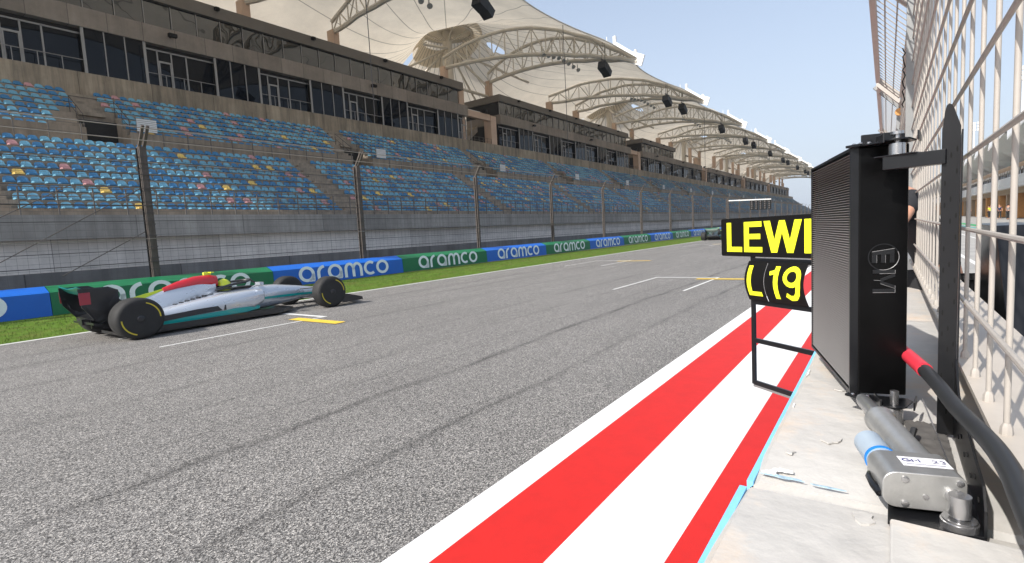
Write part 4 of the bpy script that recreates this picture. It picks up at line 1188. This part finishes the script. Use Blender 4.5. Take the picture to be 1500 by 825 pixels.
# hinge plates top and bottom
tp=MB(); 
tp.loft([[lp(-.004,.004,z),lp(.30,.004,z),lp(.30,-T,z),lp(-.004,-T,z)] for z in (zt2+.001,zt2+.005)])
tp.loft([[lp(-.004,-.01,z),lp(.002,-.01,z),lp(.002,-T+.01,z),lp(-.004,-T+.01,z)] for z in (zt2+.005,zt2+.028)])
tp.build('top_plate',M_black,parent=lb,bevel=.001)
def flange(zc,name):
    mb=MB()
    pts=[]
    for q in range(14):
        a=math.pi*.5+math.pi*q/13; pts.append((1.5+.026*math.cos(a),-.018+.026*math.sin(a),zc))
    pts+= [(1.54,-.055,zc),(1.56,-.045,zc),(1.556,.03,zc),(1.53,.05,zc)]
    mb.prism(pts,(0,0,0),(0,0,.004))
    mb.obox((1.515,-.058,zc+.007),(1,-.1,0),(0,1,0),(0,0,1),.030,.0018,.010); mb.obox((1.505,.014,zc+.007),(1,.25,0),(0,1,0),(0,0,1),.028,.0018,.010)
    mb.bar((1.530,.045,zc+.003),(1.55,.075,zc+.003),.03,.006)
    o=mb.build(name,M_black,parent=lb,bevel=.0008)
    b=MB()
    for (x,y) in ((1.528,.052),(1.534,.036),(1.538,.066)): b.lathe((x,y,zc+.004),(0,0,1),[(0,.005),(.003,.005),(.005,.003)],10)
    b.build('bolt',M_steel,parent=o,smooth=True)
flange(1.612,'hinge_flange'); flange(.996,'hinge_flange')
# embossed letters E and M inside a ring on the side face, turned a quarter
def side(u,v,dd): # u across the side from E1 toward the back, v height
    return E1 - nrm*(u) + Vector((0,0,v)) - d*(dd)
uc,vc=.058,1.347
em=MB()
def slabp(mb,pts): mb.prism([side(uc+u,vc+v,0) for u,v in pts],d*.0,-d*.0022)
slabp(em,[(-.024,.011),(.022,.011+.007),(.022,.004),(-.024,.004)])
for u0,u1 in ((-.024,-.014),(-.005,.004),(.013,.022)): slabp(em,[(u0,.0038),(u1,.0038),(u1,-.016),(u0,-.016)])
for q in ([(-.022,-.033),(.024,-.033),(.024,-.042),(-.022,-.042)],[(-.022,-.080),(.024,-.080),(.024,-.089),(-.022,-.089)],[(.024,-.0421),(.024,-.050),(-.006,-.0625),(-.006,-.055)],[(.024,-.0799),(.024,-.072),(-.006,-.0595),(-.006,-.067)]): slabp(em,q)
emo=em.build('embossed_emblem',M_black,parent=lb,bevel=.0004)
rg_=MB()
rg_.ribbon([(uc+.0315*math.cos(R(q)),vc-.002+.0315*math.sin(R(q))) for q in range(0,360,9)],.0022,lambda u,v,dd: side(u,v,.0012),closed=True)
rg_.build('emblem_ring',M_black,parent=lb)
em=MB()
def edge(pts,w=.0011): em.tube([side(uc+u,vc+v,.0021) for u,v in pts],w/2,5)
edge([(-.024,.0112),(.022,.0182)]); edge([(.0315*math.cos(R(q)),-.002+.0315*math.sin(R(q))) for q in range(-105,30,8)],.0013)
edge([(-.014,.003),(-.014,-.016)],.0006); edge([(.004,.003),(.004,-.016)],.0006)
edge([(-.008,-.0425),(.024,-.0422),(.024,-.034)]); edge([(-.006,-.067),(.024,-.0795),(.024,-.072)]); edge([(-.022,-.089),(.024,-.089),(.024,-.081)]); edge([(-.020,-.058),(-.006,-.0595)],.0008)
em.build('worn_edge_glints',mat('worn_glint_grey',(.30,.30,.30),.4,.3),parent=emo,smooth=True)  # worn paint edges with their glints put in as grey lines
# ------------------------------------------------------------------ electric actuator
act=empty('linear_actuator',(1.1,-.04,.95),'silver electric actuator with a blue ringed motor lying on the pit wall','actuator'); ORG[act.name]=Vector((1.1,-.04,.95))
a=Vector((.966,.258,0)).normalized(); pv=Vector((-a.y,a.x,0)); O=Vector((1.035,-.078,.998))
def ap(u,v,w): return O+a*u+pv*v+Vector((0,0,w))
tb=MB().lathe(ap(.05,0,.006),a,[(0,.026),(.27,.026),(.275,.0295),(.285,.0295),(.287,.018)],36); tb.build('outer_tube',M_alud,parent=act,smooth=True)
MB().lathe(ap(.33,0,.006),a,[(0,.0155),(.13,.0155),(.135,.012),(.15,.012)],28).build('piston_rod',M_alu,parent=act,smooth=True)
gb=MB()
def rrect(u):
    out=[]; W1,W0,h,r=.083,-.030,.030,.013
    for (cx,cz,a0) in ((W1-.020,h-.020,0),(W0+r,h-r,90),(W0+r,-h+r,180),(W1-.020,-h+.020,270)):
        rr_=.020 if cx>0 else r
        for k in range(6):
            t=R(a0+90*k/5); out.append(ap(u,cx+rr_*math.cos(t),.004+cz+rr_*math.sin(t)))
    return out
gb.loft([rrect(u) for u in (0,.004,.085,.09)]); gb.build('gearbox',M_alud,parent=act,smooth=True,bevel=.0015)
MB().lathe(ap(.085,.053,.002),a,[(0,.0255),(.012,.0255),(.014,.0245),(.120,.0245),(.126,.021)],32).build('motor',M_powder,parent=act,smooth=True)
MB().lathe(ap(.118,.053,.002),a,[(0,.0262),(.0075,.0262)],32).build('motor_ring',M_bluering,parent=act,smooth=True)
sc_=MB()
for v,w in ((.052,.023),(.052,-.018),(-.020,.024)): sc_.lathe(ap(-.0005,v,w),-a,[(0,.0055),(.0015,.0055),(.002,.003)],14)
sc_.lathe(ap(-.0003,.024,-.004),-a,[(0,.0045),(.0008,.0045)],14); sc_.build('screw',M_steel,parent=act,smooth=True)
lab=MB(); lz=.0345
lab.quad(ap(.028,.046,lz),ap(.028,-.022,lz),ap(.066,-.022,lz),ap(.066,.046,lz)); lab.build('label_plate',M_lab,parent=act)
def text_strokes(mb,strokes,ou,ov,s,w):
    # letters read from motor side (+v) to the right (-v), top toward +u
    for st_ in strokes:
        mb.ribbon(st_,w,lambda x,y,dd: ap(ou+y*s,ov-x*s,lz+.0006))
tx=MB()
arc=lambda cx,cy,r,a0,a1,n=10:[(cx+r*math.cos(R(lerp(a0,a1,k/n))),cy+r*math.sin(R(lerp(a0,a1,k/n)))) for k in range(n+1)]
text_strokes(tx,[arc(.5,.5,.45,40,320),[(.5,.45),(.95,.45),(.95,.1)],[(1.2,0),(1.2,1),(1.6,.4),(2.0,1),(2.0,0)]],.045,.042,.012,.2)
text_strokes(tx,[arc(.35,.7,.3,160,-20,7)+[(0,.0),(.75,.0)],arc(1.3,.72,.26,150,-90,7),arc(1.3,.25,.27,90,-150,8)],.045,.0,.011,.16)
text_strokes(tx,[[(0,0),(4.5,0)]],.036,.040,.012,.10)
tx.build('label_print',M_labink,parent=act)
# clevis eye and pedestal
MB().lathe(ap(-.03,-.012,.002),a,[(0,.0),(.002,.012),(.03,.012)],20).cyl(ap(-.022,-.012,-.018),ap(-.022,-.012,.015),.0145,22).build('rod_eye',M_steel,parent=act,smooth=True)
c=ap(-.022,-.012,0)
MB().lathe((c.x,c.y,.962),(0,0,1),[(0,.024),(.010,.024),(.0105,.022),(.014,.022),(.0145,.0085),(.03,.0085)],28).build('pedestal',M_steel,parent=act,smooth=True)
cl=MB().tube([ap(.075,.083,-.004),ap(.06,.088,-.004),ap(.03,.088,-.006),ap(.01,.084,-.010)],[.004,.005,.006,.006],8).tube([ap(.06,.078,.0),ap(.03,.080,-.002),ap(.008,.082,-.008)],[.003,.004,.005],8)
cl.build('cable_gland',M_black,parent=act,smooth=True)
MB().tube([(1.40,-.046,.956),(1.38,-.052,.985),(1.36,-.05,.992),(1.34,-.044,.975),(1.335,-.040,.956)],.006,8).build('cable_loop',M_rubber,label='short black cable loop standing on the pit wall behind the actuator',cat='cable',smooth=True)
# black grit bag / mat under the hinge, crumpled
mb=MB(); rr=random.Random(4); nx,ny=34,14; idx={}
for i in range(nx+1):
    for j in range(ny+1):
        x=lerp(1.10,1.52,i/nx); y=lerp(-.112,-.035-.03*(1-i/nx),j/ny)
        z=.9555+.006*abs(math.sin(i*.9+j*.7+math.sin(j*1.3)))*rr.uniform(.4,1)
        idx[i,j]=len(mb.v); mb.v.append(Vector((x,y,z)))
for i in range(nx):
    for j in range(ny): mb.face((idx[i,j],idx[i+1,j],idx[i+1,j+1],idx[i,j+1]))
mb.build('rubber_mat',mat('crumpled_mat',(.10,.095,.09),.8,var=.2,scale=20),label='crumpled dark grey mat on the pit wall between actuator and slotted post',cat='mat',smooth=True)
# hose
hz=[(1.66,-.030,1.10),(1.62,-.039,1.10),(1.45,-.068,1.103),(1.32,-.087,1.102),(1.2,-.104,1.097),(1.0,-.125,1.110),(.9,-.133,1.109),(.82,-.134,1.104),(.70,-.14,1.08),(.55,-.16,1.0)]
def smoothp(P,n=5):
    P=[Vector(q) for q in P]; out=[]
    for k in range(len(P)-1):
        p0=P[max(k-1,0)];p1=P[k];p2=P[k+1];p3=P[min(k+2,len(P)-1)]
        for q in range(n):
            t=q/n; out.append(.5*((2*p1)+(p2-p0)*t+(2*p0-5*p1+4*p2-p3)*t*t+(3*p1-p0-3*p2+p3)*t**3))
    out.append(P[-1]); return out
ho=MB().tube(smoothp(hz[1:]),.0135,18).build('power_cable',M_rubber,label='thick black cable with a red sleeve leaving the louvred box',cat='cable',smooth=True)
MB().tube(smoothp([(1.68,-.022,1.101)]+hz[1:3]+[(1.44,-.0695,1.103)]),.0155,18).build('red_sleeve',M_redsl,parent=ho,smooth=True)
# cable tray with slots along the foot of the fence
tr=MB()
y0,y1=-.222,-.196
tr.box(.6,5.0,y0,y0+.005,.956,.99).box(.6,5.0,y1-.005,y1,.956,.99)
x=.6
while x<5.0: tr.box(x,x+.028,y0,y1,.978,.986); x+=.055
tr.build('cable_tray',M_black,label='slotted black cable tray along the foot of the pit wall fence',cat='cable tray')
MB().bar((1.60,-.075,.99),(1.02,-.098,1.01),.0025,.0025).build('steel_wire',M_steel,label='thin bright steel wire running beside the actuator',cat='wire')

# ------------------------------------------------------------------ pit board
A=Vector((3.37,.82,0)); B=Vector((3.0,.30,0)); u_=(B-A).normalized(); nn=Vector((u_.y,-u_.x,0)); 
if nn.x>0: nn=-nn
def bpt(s,z,off=0): return A+u_*s+nn*off+Vector((0,0,z))
pb=empty('pit_board',(3.1,.5,.5),'black pit board reading LEWI and L19 in yellow above the striped kerb','pit board'); ORG[pb.name]=Vector((3.1,.5,.5))
ztop,zbot=1.468,1.246
nw=.92
def rr_outline(s0,s1,z0,z1,r,off):
    out=[]
    for cx,cz,a0 in ((s1-r,z1-r,0),(s0+r,z1-r,90),(s0+r,z0+r,180),(s1-r,z0+r,270)):
        for k in range(5):
            t=R(a0+90*k/4); out.append(bpt(cx+r*math.cos(t),cz+r*math.sin(t),off))
    return out
mb=MB(); mb.loft([rr_outline(0,nw,zbot,ztop,.012,-.004),rr_outline(0,nw,zbot,ztop,.012,.004)]); npl=mb.build('name_plate',M_blackm,parent=pb)
def strokes_poly(mb,polys,s0,z0,w,h,off):
    for p in polys: mb.poly([bpt(s0+x*w,z0+y*h,off) for x,y in p])
cap_h=.172; z0=1.272
GLY={'L':[[(0,0),(0,1),(.30,1),(.30,0)],[(.30,0),(.30,.17),(1,.17),(1,0)]],
     'E':[[(0,0),(0,1),(.28,1),(.28,0)],[(.28,0),(.28,.17),(1,.17),(1,0)],[(.28,.83),(.28,1),(.97,1),(.97,.83)],[(.28,.43),(.28,.60),(.90,.60),(.90,.43)]],
     'W':[[(0,1),(.2,1),(.36,.0),(.20,0)],[(.36,0),(.245,.30),(.40,1),(.57,1)] ,[(.43,1),(.60,1),(.80,0),(.64,0)],[(.64,0),(.80,0),(1,1),(.82,1)]],
     'I':[[(0,0),(0,1),(1,1),(1,0)]],
     'S':[]}
GLY['W']=[[(0,1),(.18,1),(.37,0),(.21,0)],[(.21,0),(.37,0),(.575,1),(.425,1)],[(.425,1),(.575,1),(.79,0),(.63,0)],[(.63,0),(.79,0),(1,1),(.82,1)]]
yl=MB()
strokes_poly(yl,GLY['L'],.050,z0,.122,cap_h,.0065)
strokes_poly(yl,GLY['E'],.188,z0,.135,cap_h,.0066)
for q,p in enumerate(GLY['W']): strokes_poly(yl,[p],.333,z0,.250,cap_h,.0063+.0003*q)
strokes_poly(yl,GLY['I'],.597,z0,.042,cap_h,.0065)
yl.build('lettering',M_fluo,parent=npl)
# frame
fm=MB(); s0,s1=.235,.80
def fbar(sa,za,sb,zb,w=.022,t=.014): fm.bar(bpt(sa,za,-.012),bpt(sb,zb,-.012),t,w,up=(0,0,1)) if abs(za-zb)<.001 else fm.bar(bpt(sa,za,-.012),bpt(sb,zb,-.012),w,t,up=nn)
fm.bar(bpt(s0,.50,-.012),bpt(s0,1.30,-.012),.014,.026,up=u_)
fm.bar(bpt(s1,.50,-.012),bpt(s1,1.30,-.012),.014,.026,up=u_)
for z in (.512,.762,.985,1.225): fm.bar(bpt(s0,z,-.012),bpt(s1,z,-.012),.016,.026)
fm.build('frame',M_black,parent=pb,bevel=.002)
MB().bar(bpt(s0,.493,-.012),bpt(s1,.493,-.012),.018,.012).build('foot_strip',M_greypost,parent=pb)
# curved lap plates
def curved(sa,sb,name):
    m_=MB(); n=10; secs=[]
    for k in range(n+1):
        t=k/n; z=lerp(1.000,1.222,t); bow=.028*math.sin(math.pi*t)
        secs.append([bpt(sa-bow*.6,z,.010+bow*.7),bpt(sb-bow*.6,z,.010+bow*.7),bpt(sb-bow*.6,z,.007+bow*.7),bpt(sa-bow*.6,z,.007+bow*.7)])
    return m_.loft(secs).build(name,M_blackm,parent=pb,smooth=True)
pa=curved(.228,.365,'lap_plate'); pc=curved(.372,.625,'lap_plate')
def on_curve(s,z,off=.0015):
    t=(z-1.0)/.222; bow=.028*math.sin(math.pi*min(1,max(0,t))); return bpt(s-bow*.6,z,.010+bow*.7+off)
def cstroke(mb,pts,w,off=.0015):
    # resample and draw as ribbon on the curved face
    out=[]
    for k in range(len(pts)-1):
        for q in range(6): out.append((lerp(pts[k][0],pts[k+1][0],q/6),lerp(pts[k][1],pts[k+1][1],q/6)))
    out.append(pts[-1]); mb.ribbon(out,w,lambda s,z,dd:on_curve(s,z,off))
l1=MB(); cstroke(l1,[(.262,1.028),(.262,1.198)],.030); cstroke(l1,[(.277,1.040),(.345,1.040)],.024,.0018); l1.build('lettering',M_fluo,parent=pa)
l2=MB(); cstroke(l2,[(.450,1.025),(.450,1.200)],.030); cstroke(l2,[(.405,1.160),(.437,1.168),(.450,1.185)],.022,.0018)
nine=[(  .552+.043*math.cos(R(q)),1.148+.038*math.sin(R(q))*1.12) for q in range(0,361,20)]
l2.ribbon(nine[:-1],.026,lambda s,z,dd:on_curve(s,z,.0015),closed=True)
tail=[(.595,1.148),(.595,1.10),(.586,1.062),(.567,1.040),(.540,1.036),(.514,1.052)]
cstroke(l2,tail,.026,.0019); l2.build('lettering',M_fluo,parent=pc)

# ------------------------------------------------------------------ people
def skin_body(name,verts,edges,radii,m_,parent,sub=2,root=0):
    me=bpy.data.meshes.new(name); me.from_pydata(verts,edges,[]); o=bpy.data.objects.new(name,me); COL.objects.link(o); o.parent=parent
    o.modifiers.new('skin','SKIN'); sv=me.skin_vertices
    if not sv: 
        me.attributes
    for k,r_ in enumerate(radii):
        d_=me.skin_vertices[0].data[k]; d_.radius=r_ if isinstance(r_,tuple) else (r_,r_); d_.use_root=(k==root)
    if sub:
        s_=o.modifiers.new('sub','SUBSURF'); s_.levels=sub; s_.render_levels=sub
    o.modifiers['skin'].use_smooth_shade=True
    me.materials.append(m_)
    return o
def ensure_skin(o): pass
def person(loc,rz,label,shirt,trous,pose='stand',grp=None,detail=True,scale=1.0):
    root=empty('person',(0,0,0),label,'person',grp)
    # x = forward, y = left
    if pose=='board':
        # leaning forward over the wall, both arms reaching ahead and down
        hip=(0,0,.92); V=[hip,(.05,0,1.10),(.17,0,1.30),(.27,0,1.46),(.33,0,1.55),
           (0,.10,.88),(-.02,.12,.50),(-.03,.13,.10),(.10,.13,.05),(0,-.10,.88),(.12,-.12,.50),(.05,-.13,.10),(.18,-.13,.05),
           (.26,.17,1.45),(.40,.26,1.24),(.62,.20,1.18),(.26,-.17,1.45),(.38,-.25,1.22),(.62,-.14,1.15)]
    else:
        hip=(0,0,.95); V=[hip,(0,0,1.12),(0,0,1.30),(-.01,0,1.44),(0,0,1.52),
           (0,.10,.90),(.01,.11,.50),(-.01,.12,.10),(.12,.13,.05),(0,-.10,.90),(.01,-.11,.50),(-.01,-.12,.10),(.12,-.13,.05),
           (-.01,.18,1.42),(-.02,.24,1.15),(.06,.24,.92),(-.01,-.18,1.42),(-.02,-.24,1.15),(.06,-.24,.92)]
    Rd=[(.15,.11),(.14,.10),(.16,.11),(.13,.09),(.055,.055),.085,.06,.045,.04,.085,.06,.045,.04,.06,.042,.028,.06,.042,.028]
    E=[(0,1),(1,2),(2,3),(3,4),(0,5),(5,6),(6,7),(7,8),(0,9),(9,10),(10,11),(11,12),(3,13),(13,14),(14,15),(3,16),(16,17),(17,18)]
    body=skin_body('body',V,E,Rd,M_skin,root,2 if detail else 1)
    # clothes: slightly larger shells
    si=[0,1,2,3,13,16]; ext=[tuple(Vector(V[13]).lerp(Vector(V[14]),.5)),tuple(Vector(V[16]).lerp(Vector(V[17]),.5))]
    sv=[V[k] for k in si]+ext; se=[(0,1),(1,2),(2,3),(3,4),(3,5),(4,6),(5,7)]
    skin_body('shirt',sv,se,[(.165,.125),(.155,.115),(.175,.125),(.145,.105),.078,.078,.058,.058],shirt,root,2 if detail else 1)
    tv=[V[0],V[5],V[6],V[7],V[9],V[10],V[11]]; skin_body('trousers',tv,[(0,1),(1,2),(2,3),(0,4),(4,5),(5,6)],[(.16,.12),.10,.075,.065,.10,.075,.065],trous,root,2 if detail else 1)
    hx=Vector(V[4])+Vector((.03,0,.12))
    hd=MB().lathe((hx.x,0,hx.z-.115),(0,0,1),[(0,.045),(.03,.062),(.08,.076),(.13,.080),(.18,.072),(.215,.045),(.23,.01)],18)
    hd.v=[Vector((hx.x+(q.x-hx.x)*1.18,q.y,q.z)) for q in hd.v]
    ho_=hd.build('head',M_skin,parent=root,smooth=True)
    hr=MB().lathe((hx.x-.012,0,hx.z-.02),(0,0,1),[(0,.082),(.05,.088),(.10,.078),(.13,.05),(.145,.01)],16); hr.build('hair',M_blackm,parent=root,smooth=True)
    fc=MB(); fc.lathe((hx.x+.088,0,hx.z-.01),(1,0,-.35),[(0,.014),(.02,.012),(.028,.004)],8)
    for s_ in (-1,1): fc.lathe((hx.x-.005,s_*.078,hx.z-.01),(0,s_,0),[(0,.02),(.012,.024),(.016,.01)],8)
    fc.build('face',M_skin,parent=root,smooth=True)
    ey=MB()
    for s_ in (-1,1): ey.lathe((hx.x+.080,s_*.032,hx.z+.012),(1,0,0),[(0,.009),(.006,.004)],8)
    ey.build('eye',M_blackm,parent=root)
    for kk in (15,18):
        w=Vector(V[kk]); e=Vector(V[kk-1]); dr=(w-e).normalized(); sdv=dr.cross(Vector((0,0,1))).normalized() if abs(dr.z)<.9 else Vector((0,1,0)); upv=sdv.cross(dr)
        hv=[tuple(w-dr*.02),tuple(w+dr*.08)]; he=[(0,1)]; hr_=[(.026,.02),(.036,.016)]
        for f_ in range(4):
            off=(f_-1.5)*.019; l_=(.065,.078,.074,.06)[f_]; i0=len(hv)
            hv+= [tuple(w+dr*.085+sdv*off),tuple(w+dr*(.085+l_*.55)+sdv*off-upv*.012),tuple(w+dr*(.085+l_*.8)+sdv*off-upv*.04)]
            he+= [(1,i0),(i0,i0+1),(i0+1,i0+2)]; hr_+=[.010,.009,.008]
        i0=len(hv); hv+=[tuple(w+dr*.03+sdv*.04),tuple(w+dr*.065+sdv*.055-upv*.02)]; he+=[(0,i0),(i0,i0+1)]; hr_+=[.012,.010]
        if detail: skin_body('hand',hv,he,hr_,M_skin,root,1)
    root.location=loc; root.rotation_euler=(0,0,rz); root.scale=(scale,)*3
    return root
M_teamsh=mat('black_team_shirt',(.015,.016,.02),.85,var=.1)
p1=person((4.35,-.30,.08),R(112),'person in a black team shirt leaning over the pit wall behind the black louvred box',M_teamsh,mat('dark_trousers',(.02,.02,.022),.85),pose='board')
crew_shirts=[M_hiviz,M_hiviz,mat('navy_shirt',(.02,.03,.08),.8),M_orange,mat('black_shirt',(.02,.02,.02),.8),mat('grey_shirt',(.2,.2,.2),.8)]
nm_=['hi-viz yellow vest','hi-viz yellow jacket','navy shirt','orange shirt','black shirt','grey shirt']
wh_=['left of the pair at the garage doors','right of the pair at the garage doors','beside the orange pillar','furthest along the garages','at the edge of the garage apron','at the nearest garage door']
for i,(x,y) in enumerate(((97,-11.4),(93.5,-11.2),(88,-11.3),(120,-11.6),(84,-11.5),(80,-11.0))):
    person((x,y,0),R(60+50*i),f'small distant person in {nm_[i]}, {wh_[i]}',crew_shirts[i],MATS['dark_trousers'],grp='people at the pit garages',detail=False)

# ------------------------------------------------------------------ pit side
pg=empty('pit_building',(100,-13,0),'pit garage building with tan fascia and white canopy beyond the fence at right','building'); ORG[pg.name]=Vector((100,-13,0))
xa,xb=30,330
MB().box(xa,xb,-26,-15.5,0,10.2).build('rear_wall',M_tan,parent=pg)
MB().box(xa,xb,-15.5,-13.0,3.05,3.75).build('garage_lintel',M_tan,parent=pg)
MB().box(xa,xb,-15.2,-12.2,3.75,4.15).box(xa,xb,-12.25,-12.15,4.15,5.05).build('balcony',M_whitep,parent=pg)
x=xa
while x<xb:
    MB().box(x,x+.9,-15.5,-13.05,0,3.05).build('pillar',M_orange if int(x/6)%2 else M_tan,parent=pg); x+=6.0
x=xa+.9; q=0
while x<xb-6 and q<48:
    MB().box(x,x+5.1,-15.5,-15.4,0,3.05).build('garage_opening',M_dark,parent=pg)
    w=MB().box(x-.2,x+5.0,-15.45,-15.35,5.0,7.0).build('window',M_glass,parent=pg)
    f=MB()
    for k in range(4): f.box(x-.2+1.73*k-.04,x-.2+1.73*k+.04,-15.35,-15.28,5,7)
    f.build('frame',M_mull,parent=w)
    x+=6.0; q+=1
mb=MB(); x=xa
while x<xb:
    mb.poly([(x,-15,7.5),(x+11.5,-15,7.5),(x+11.0,-10.3,9.4),(x+5.8,-9.6,8.0),(x+.5,-10.3,9.4)]); 
    mb.poly([(x,-15,7.75),(x+.5,-10.3,9.65),(x+5.8,-9.6,8.25),(x+11.0,-10.3,9.65),(x+11.5,-15,7.75)])
    mb.quad((x+.5,-10.3,9.4),(x+5.8,-9.6,8.0),(x+5.8,-9.6,8.25),(x+.5,-10.3,9.65)); mb.quad((x+5.8,-9.6,8.0),(x+11,-10.3,9.4),(x+11,-10.3,9.65),(x+5.8,-9.6,8.25))
    x+=12
mb.build('canopy',M_whitep,parent=pg)
mb=MB(); x=xa+6
while x<xb:
    mb.tube([(x,-16,7),(x,-16,15)],.18,6); mb.tube([(x,-16,15),(x+4,-10.5,9.2)],.06,4); mb.tube([(x,-16,15),(x-4,-10.5,9.2)],.06,4); x+=12
mb.build('canopy_mast',M_whitep,parent=pg)
for i,(x,y,z) in enumerate(((201,-20,24.7),(134.5,-20,25.6))):
    t=empty('floodlight_mast',(x,y,0),('white floodlight mast behind the pit building, further one' if i==0 else 'white floodlight mast behind the pit building, nearer one at the right edge'),'light mast',grp:=None) if False else empty('floodlight_mast',(x,y,0),('white floodlight mast behind the pit building, further one' if i==0 else 'white floodlight mast behind the pit building, nearer one at the right edge'),'light mast')
    MB().tube([(x,y,0),(x,y,z)],[.35,.18],8).build('mast',M_whitep,parent=t,smooth=True)
    for r_ in range(3):
        for c_ in range(3):
            MB().box(x-.3,x+.3,y-1.2+c_*.9,y-.6+c_*.9,z-1.4+r_*.9,z-.8+r_*.9).build('lamp_head',M_whitep,parent=t)
for nm3,y0,y1,mm in (('apron_line_green',-6.6,-5.9,M_lgreen),('apron_line_teal',-5.5,-5.0,M_teal),('apron_line_white',-1.98,-1.86,M_linew),('apron_line_white',-3.6,-3.5,M_linew)):
    strip(nm3,y0,y1,2,200,.006,mm)
for i,(x,y) in enumerate(((12.3,-1.58),(13.2,-1.60),(13.9,-1.72),(15.2,-1.78))):
    b=MB().tube([(x,y,0),(x,y,1.02)],.035,14).tube([(x,y,1.02),(x,y,1.035)],[.035,.02],14).build('steel_bollard',M_steel,label=('right-most','third from left','second from left','left-most')[i]+' of the four silver posts beside the pit lane',cat='bollard',group='silver posts beside the pit lane',smooth=True)
    MB().box(x-.07,x+.07,y-.07,y+.07,.0,.015).build('foot_plate',M_greypost,parent=b)
# black covered console just behind the fence and its cables
cs=MB().prism([(4.2,-.62,.35),(4.2,-.62,1.36),(3.55,-.62,1.36),(2.75,-.62,.50),(2.75,-.62,.35)],(0,0,0),(0,.18,0)).build('covered_console',M_black,label='black covered console leaning behind the pit wall fence',cat='console',bevel=.01)
MB().box(2.8,4.1,-.60,-.46,0,.36).build('base',M_black,parent=cs)
rr=random.Random(8)
for i in range(14):
    y=-.62-.035*i; x0_=3.3+.05*i
    P_=[(x0_-.7,y,.02),(x0_-.45,y-.02,.55),(x0_-.1,y,.86+rr.uniform(-.02,.02)),(x0_+.35,y,.90),(x0_+.8,y-.03,.80)]
    MB().tube(smoothp(P_,4),.016,8).build('looped_cable',M_rubber,label='black cable looped over the rack beyond the pit wall fence',cat='cable',group='looped black cables beyond the fence',smooth=True)
MB().box(2.2,4.3,-1.2,-.62,0,.78).box(2.2,4.3,-1.2,-.62,.80,.86).build('cable_rack',M_black,label='black rack with looped cables beyond the pit wall fence',cat='rack')
# far skyline
mb=MB(); rr=random.Random(5)
tr_=empty('far_tree_row',(430,20,0)) if False else None
for i in range(7):
    x=420+i*9; y=14+i*6+rr.uniform(-3,3); h=rr.uniform(7,10)
    w=MB().box(x,x+6,y,y+5,0,h).build('distant_building',M_fascia,label='low grey-brown building on the skyline beyond the end of the stand',cat='building',group='low buildings on the skyline')
    MB().box(x-.1,x,y+1,y+4,h-3,h-1.5).build('window',M_glass,parent=w)
    MB().box(x-.3,x+6.3,y-.3,y+5.3,h,h+.4).build('roof',M_roofband,parent=w)

# thin dusty air over the straight
hm_=bpy.data.materials.new('haze_air'); hm_.use_nodes=True; hn=hm_.node_tree.nodes; hn.remove(hn['Principled BSDF'])
pvv=hn.new('ShaderNodeVolumePrincipled'); pvv.inputs['Color'].default_value=(.86,.90,.96,1); pvv.inputs['Density'].default_value=HAZE; pvv.inputs['Anisotropy'].default_value=.2
hm_.node_tree.links.new(pvv.outputs[0],hn['Material Output'].inputs['Volume'])
MB().box(-700,2600,-1000,1300,-1.02,46).build('haze',hm_,kind='stuff')
# render settings
S.render.engine='CYCLES'
S.cycles.max_bounces=8; S.cycles.diffuse_bounces=4; S.cycles.transparent_max_bounces=8
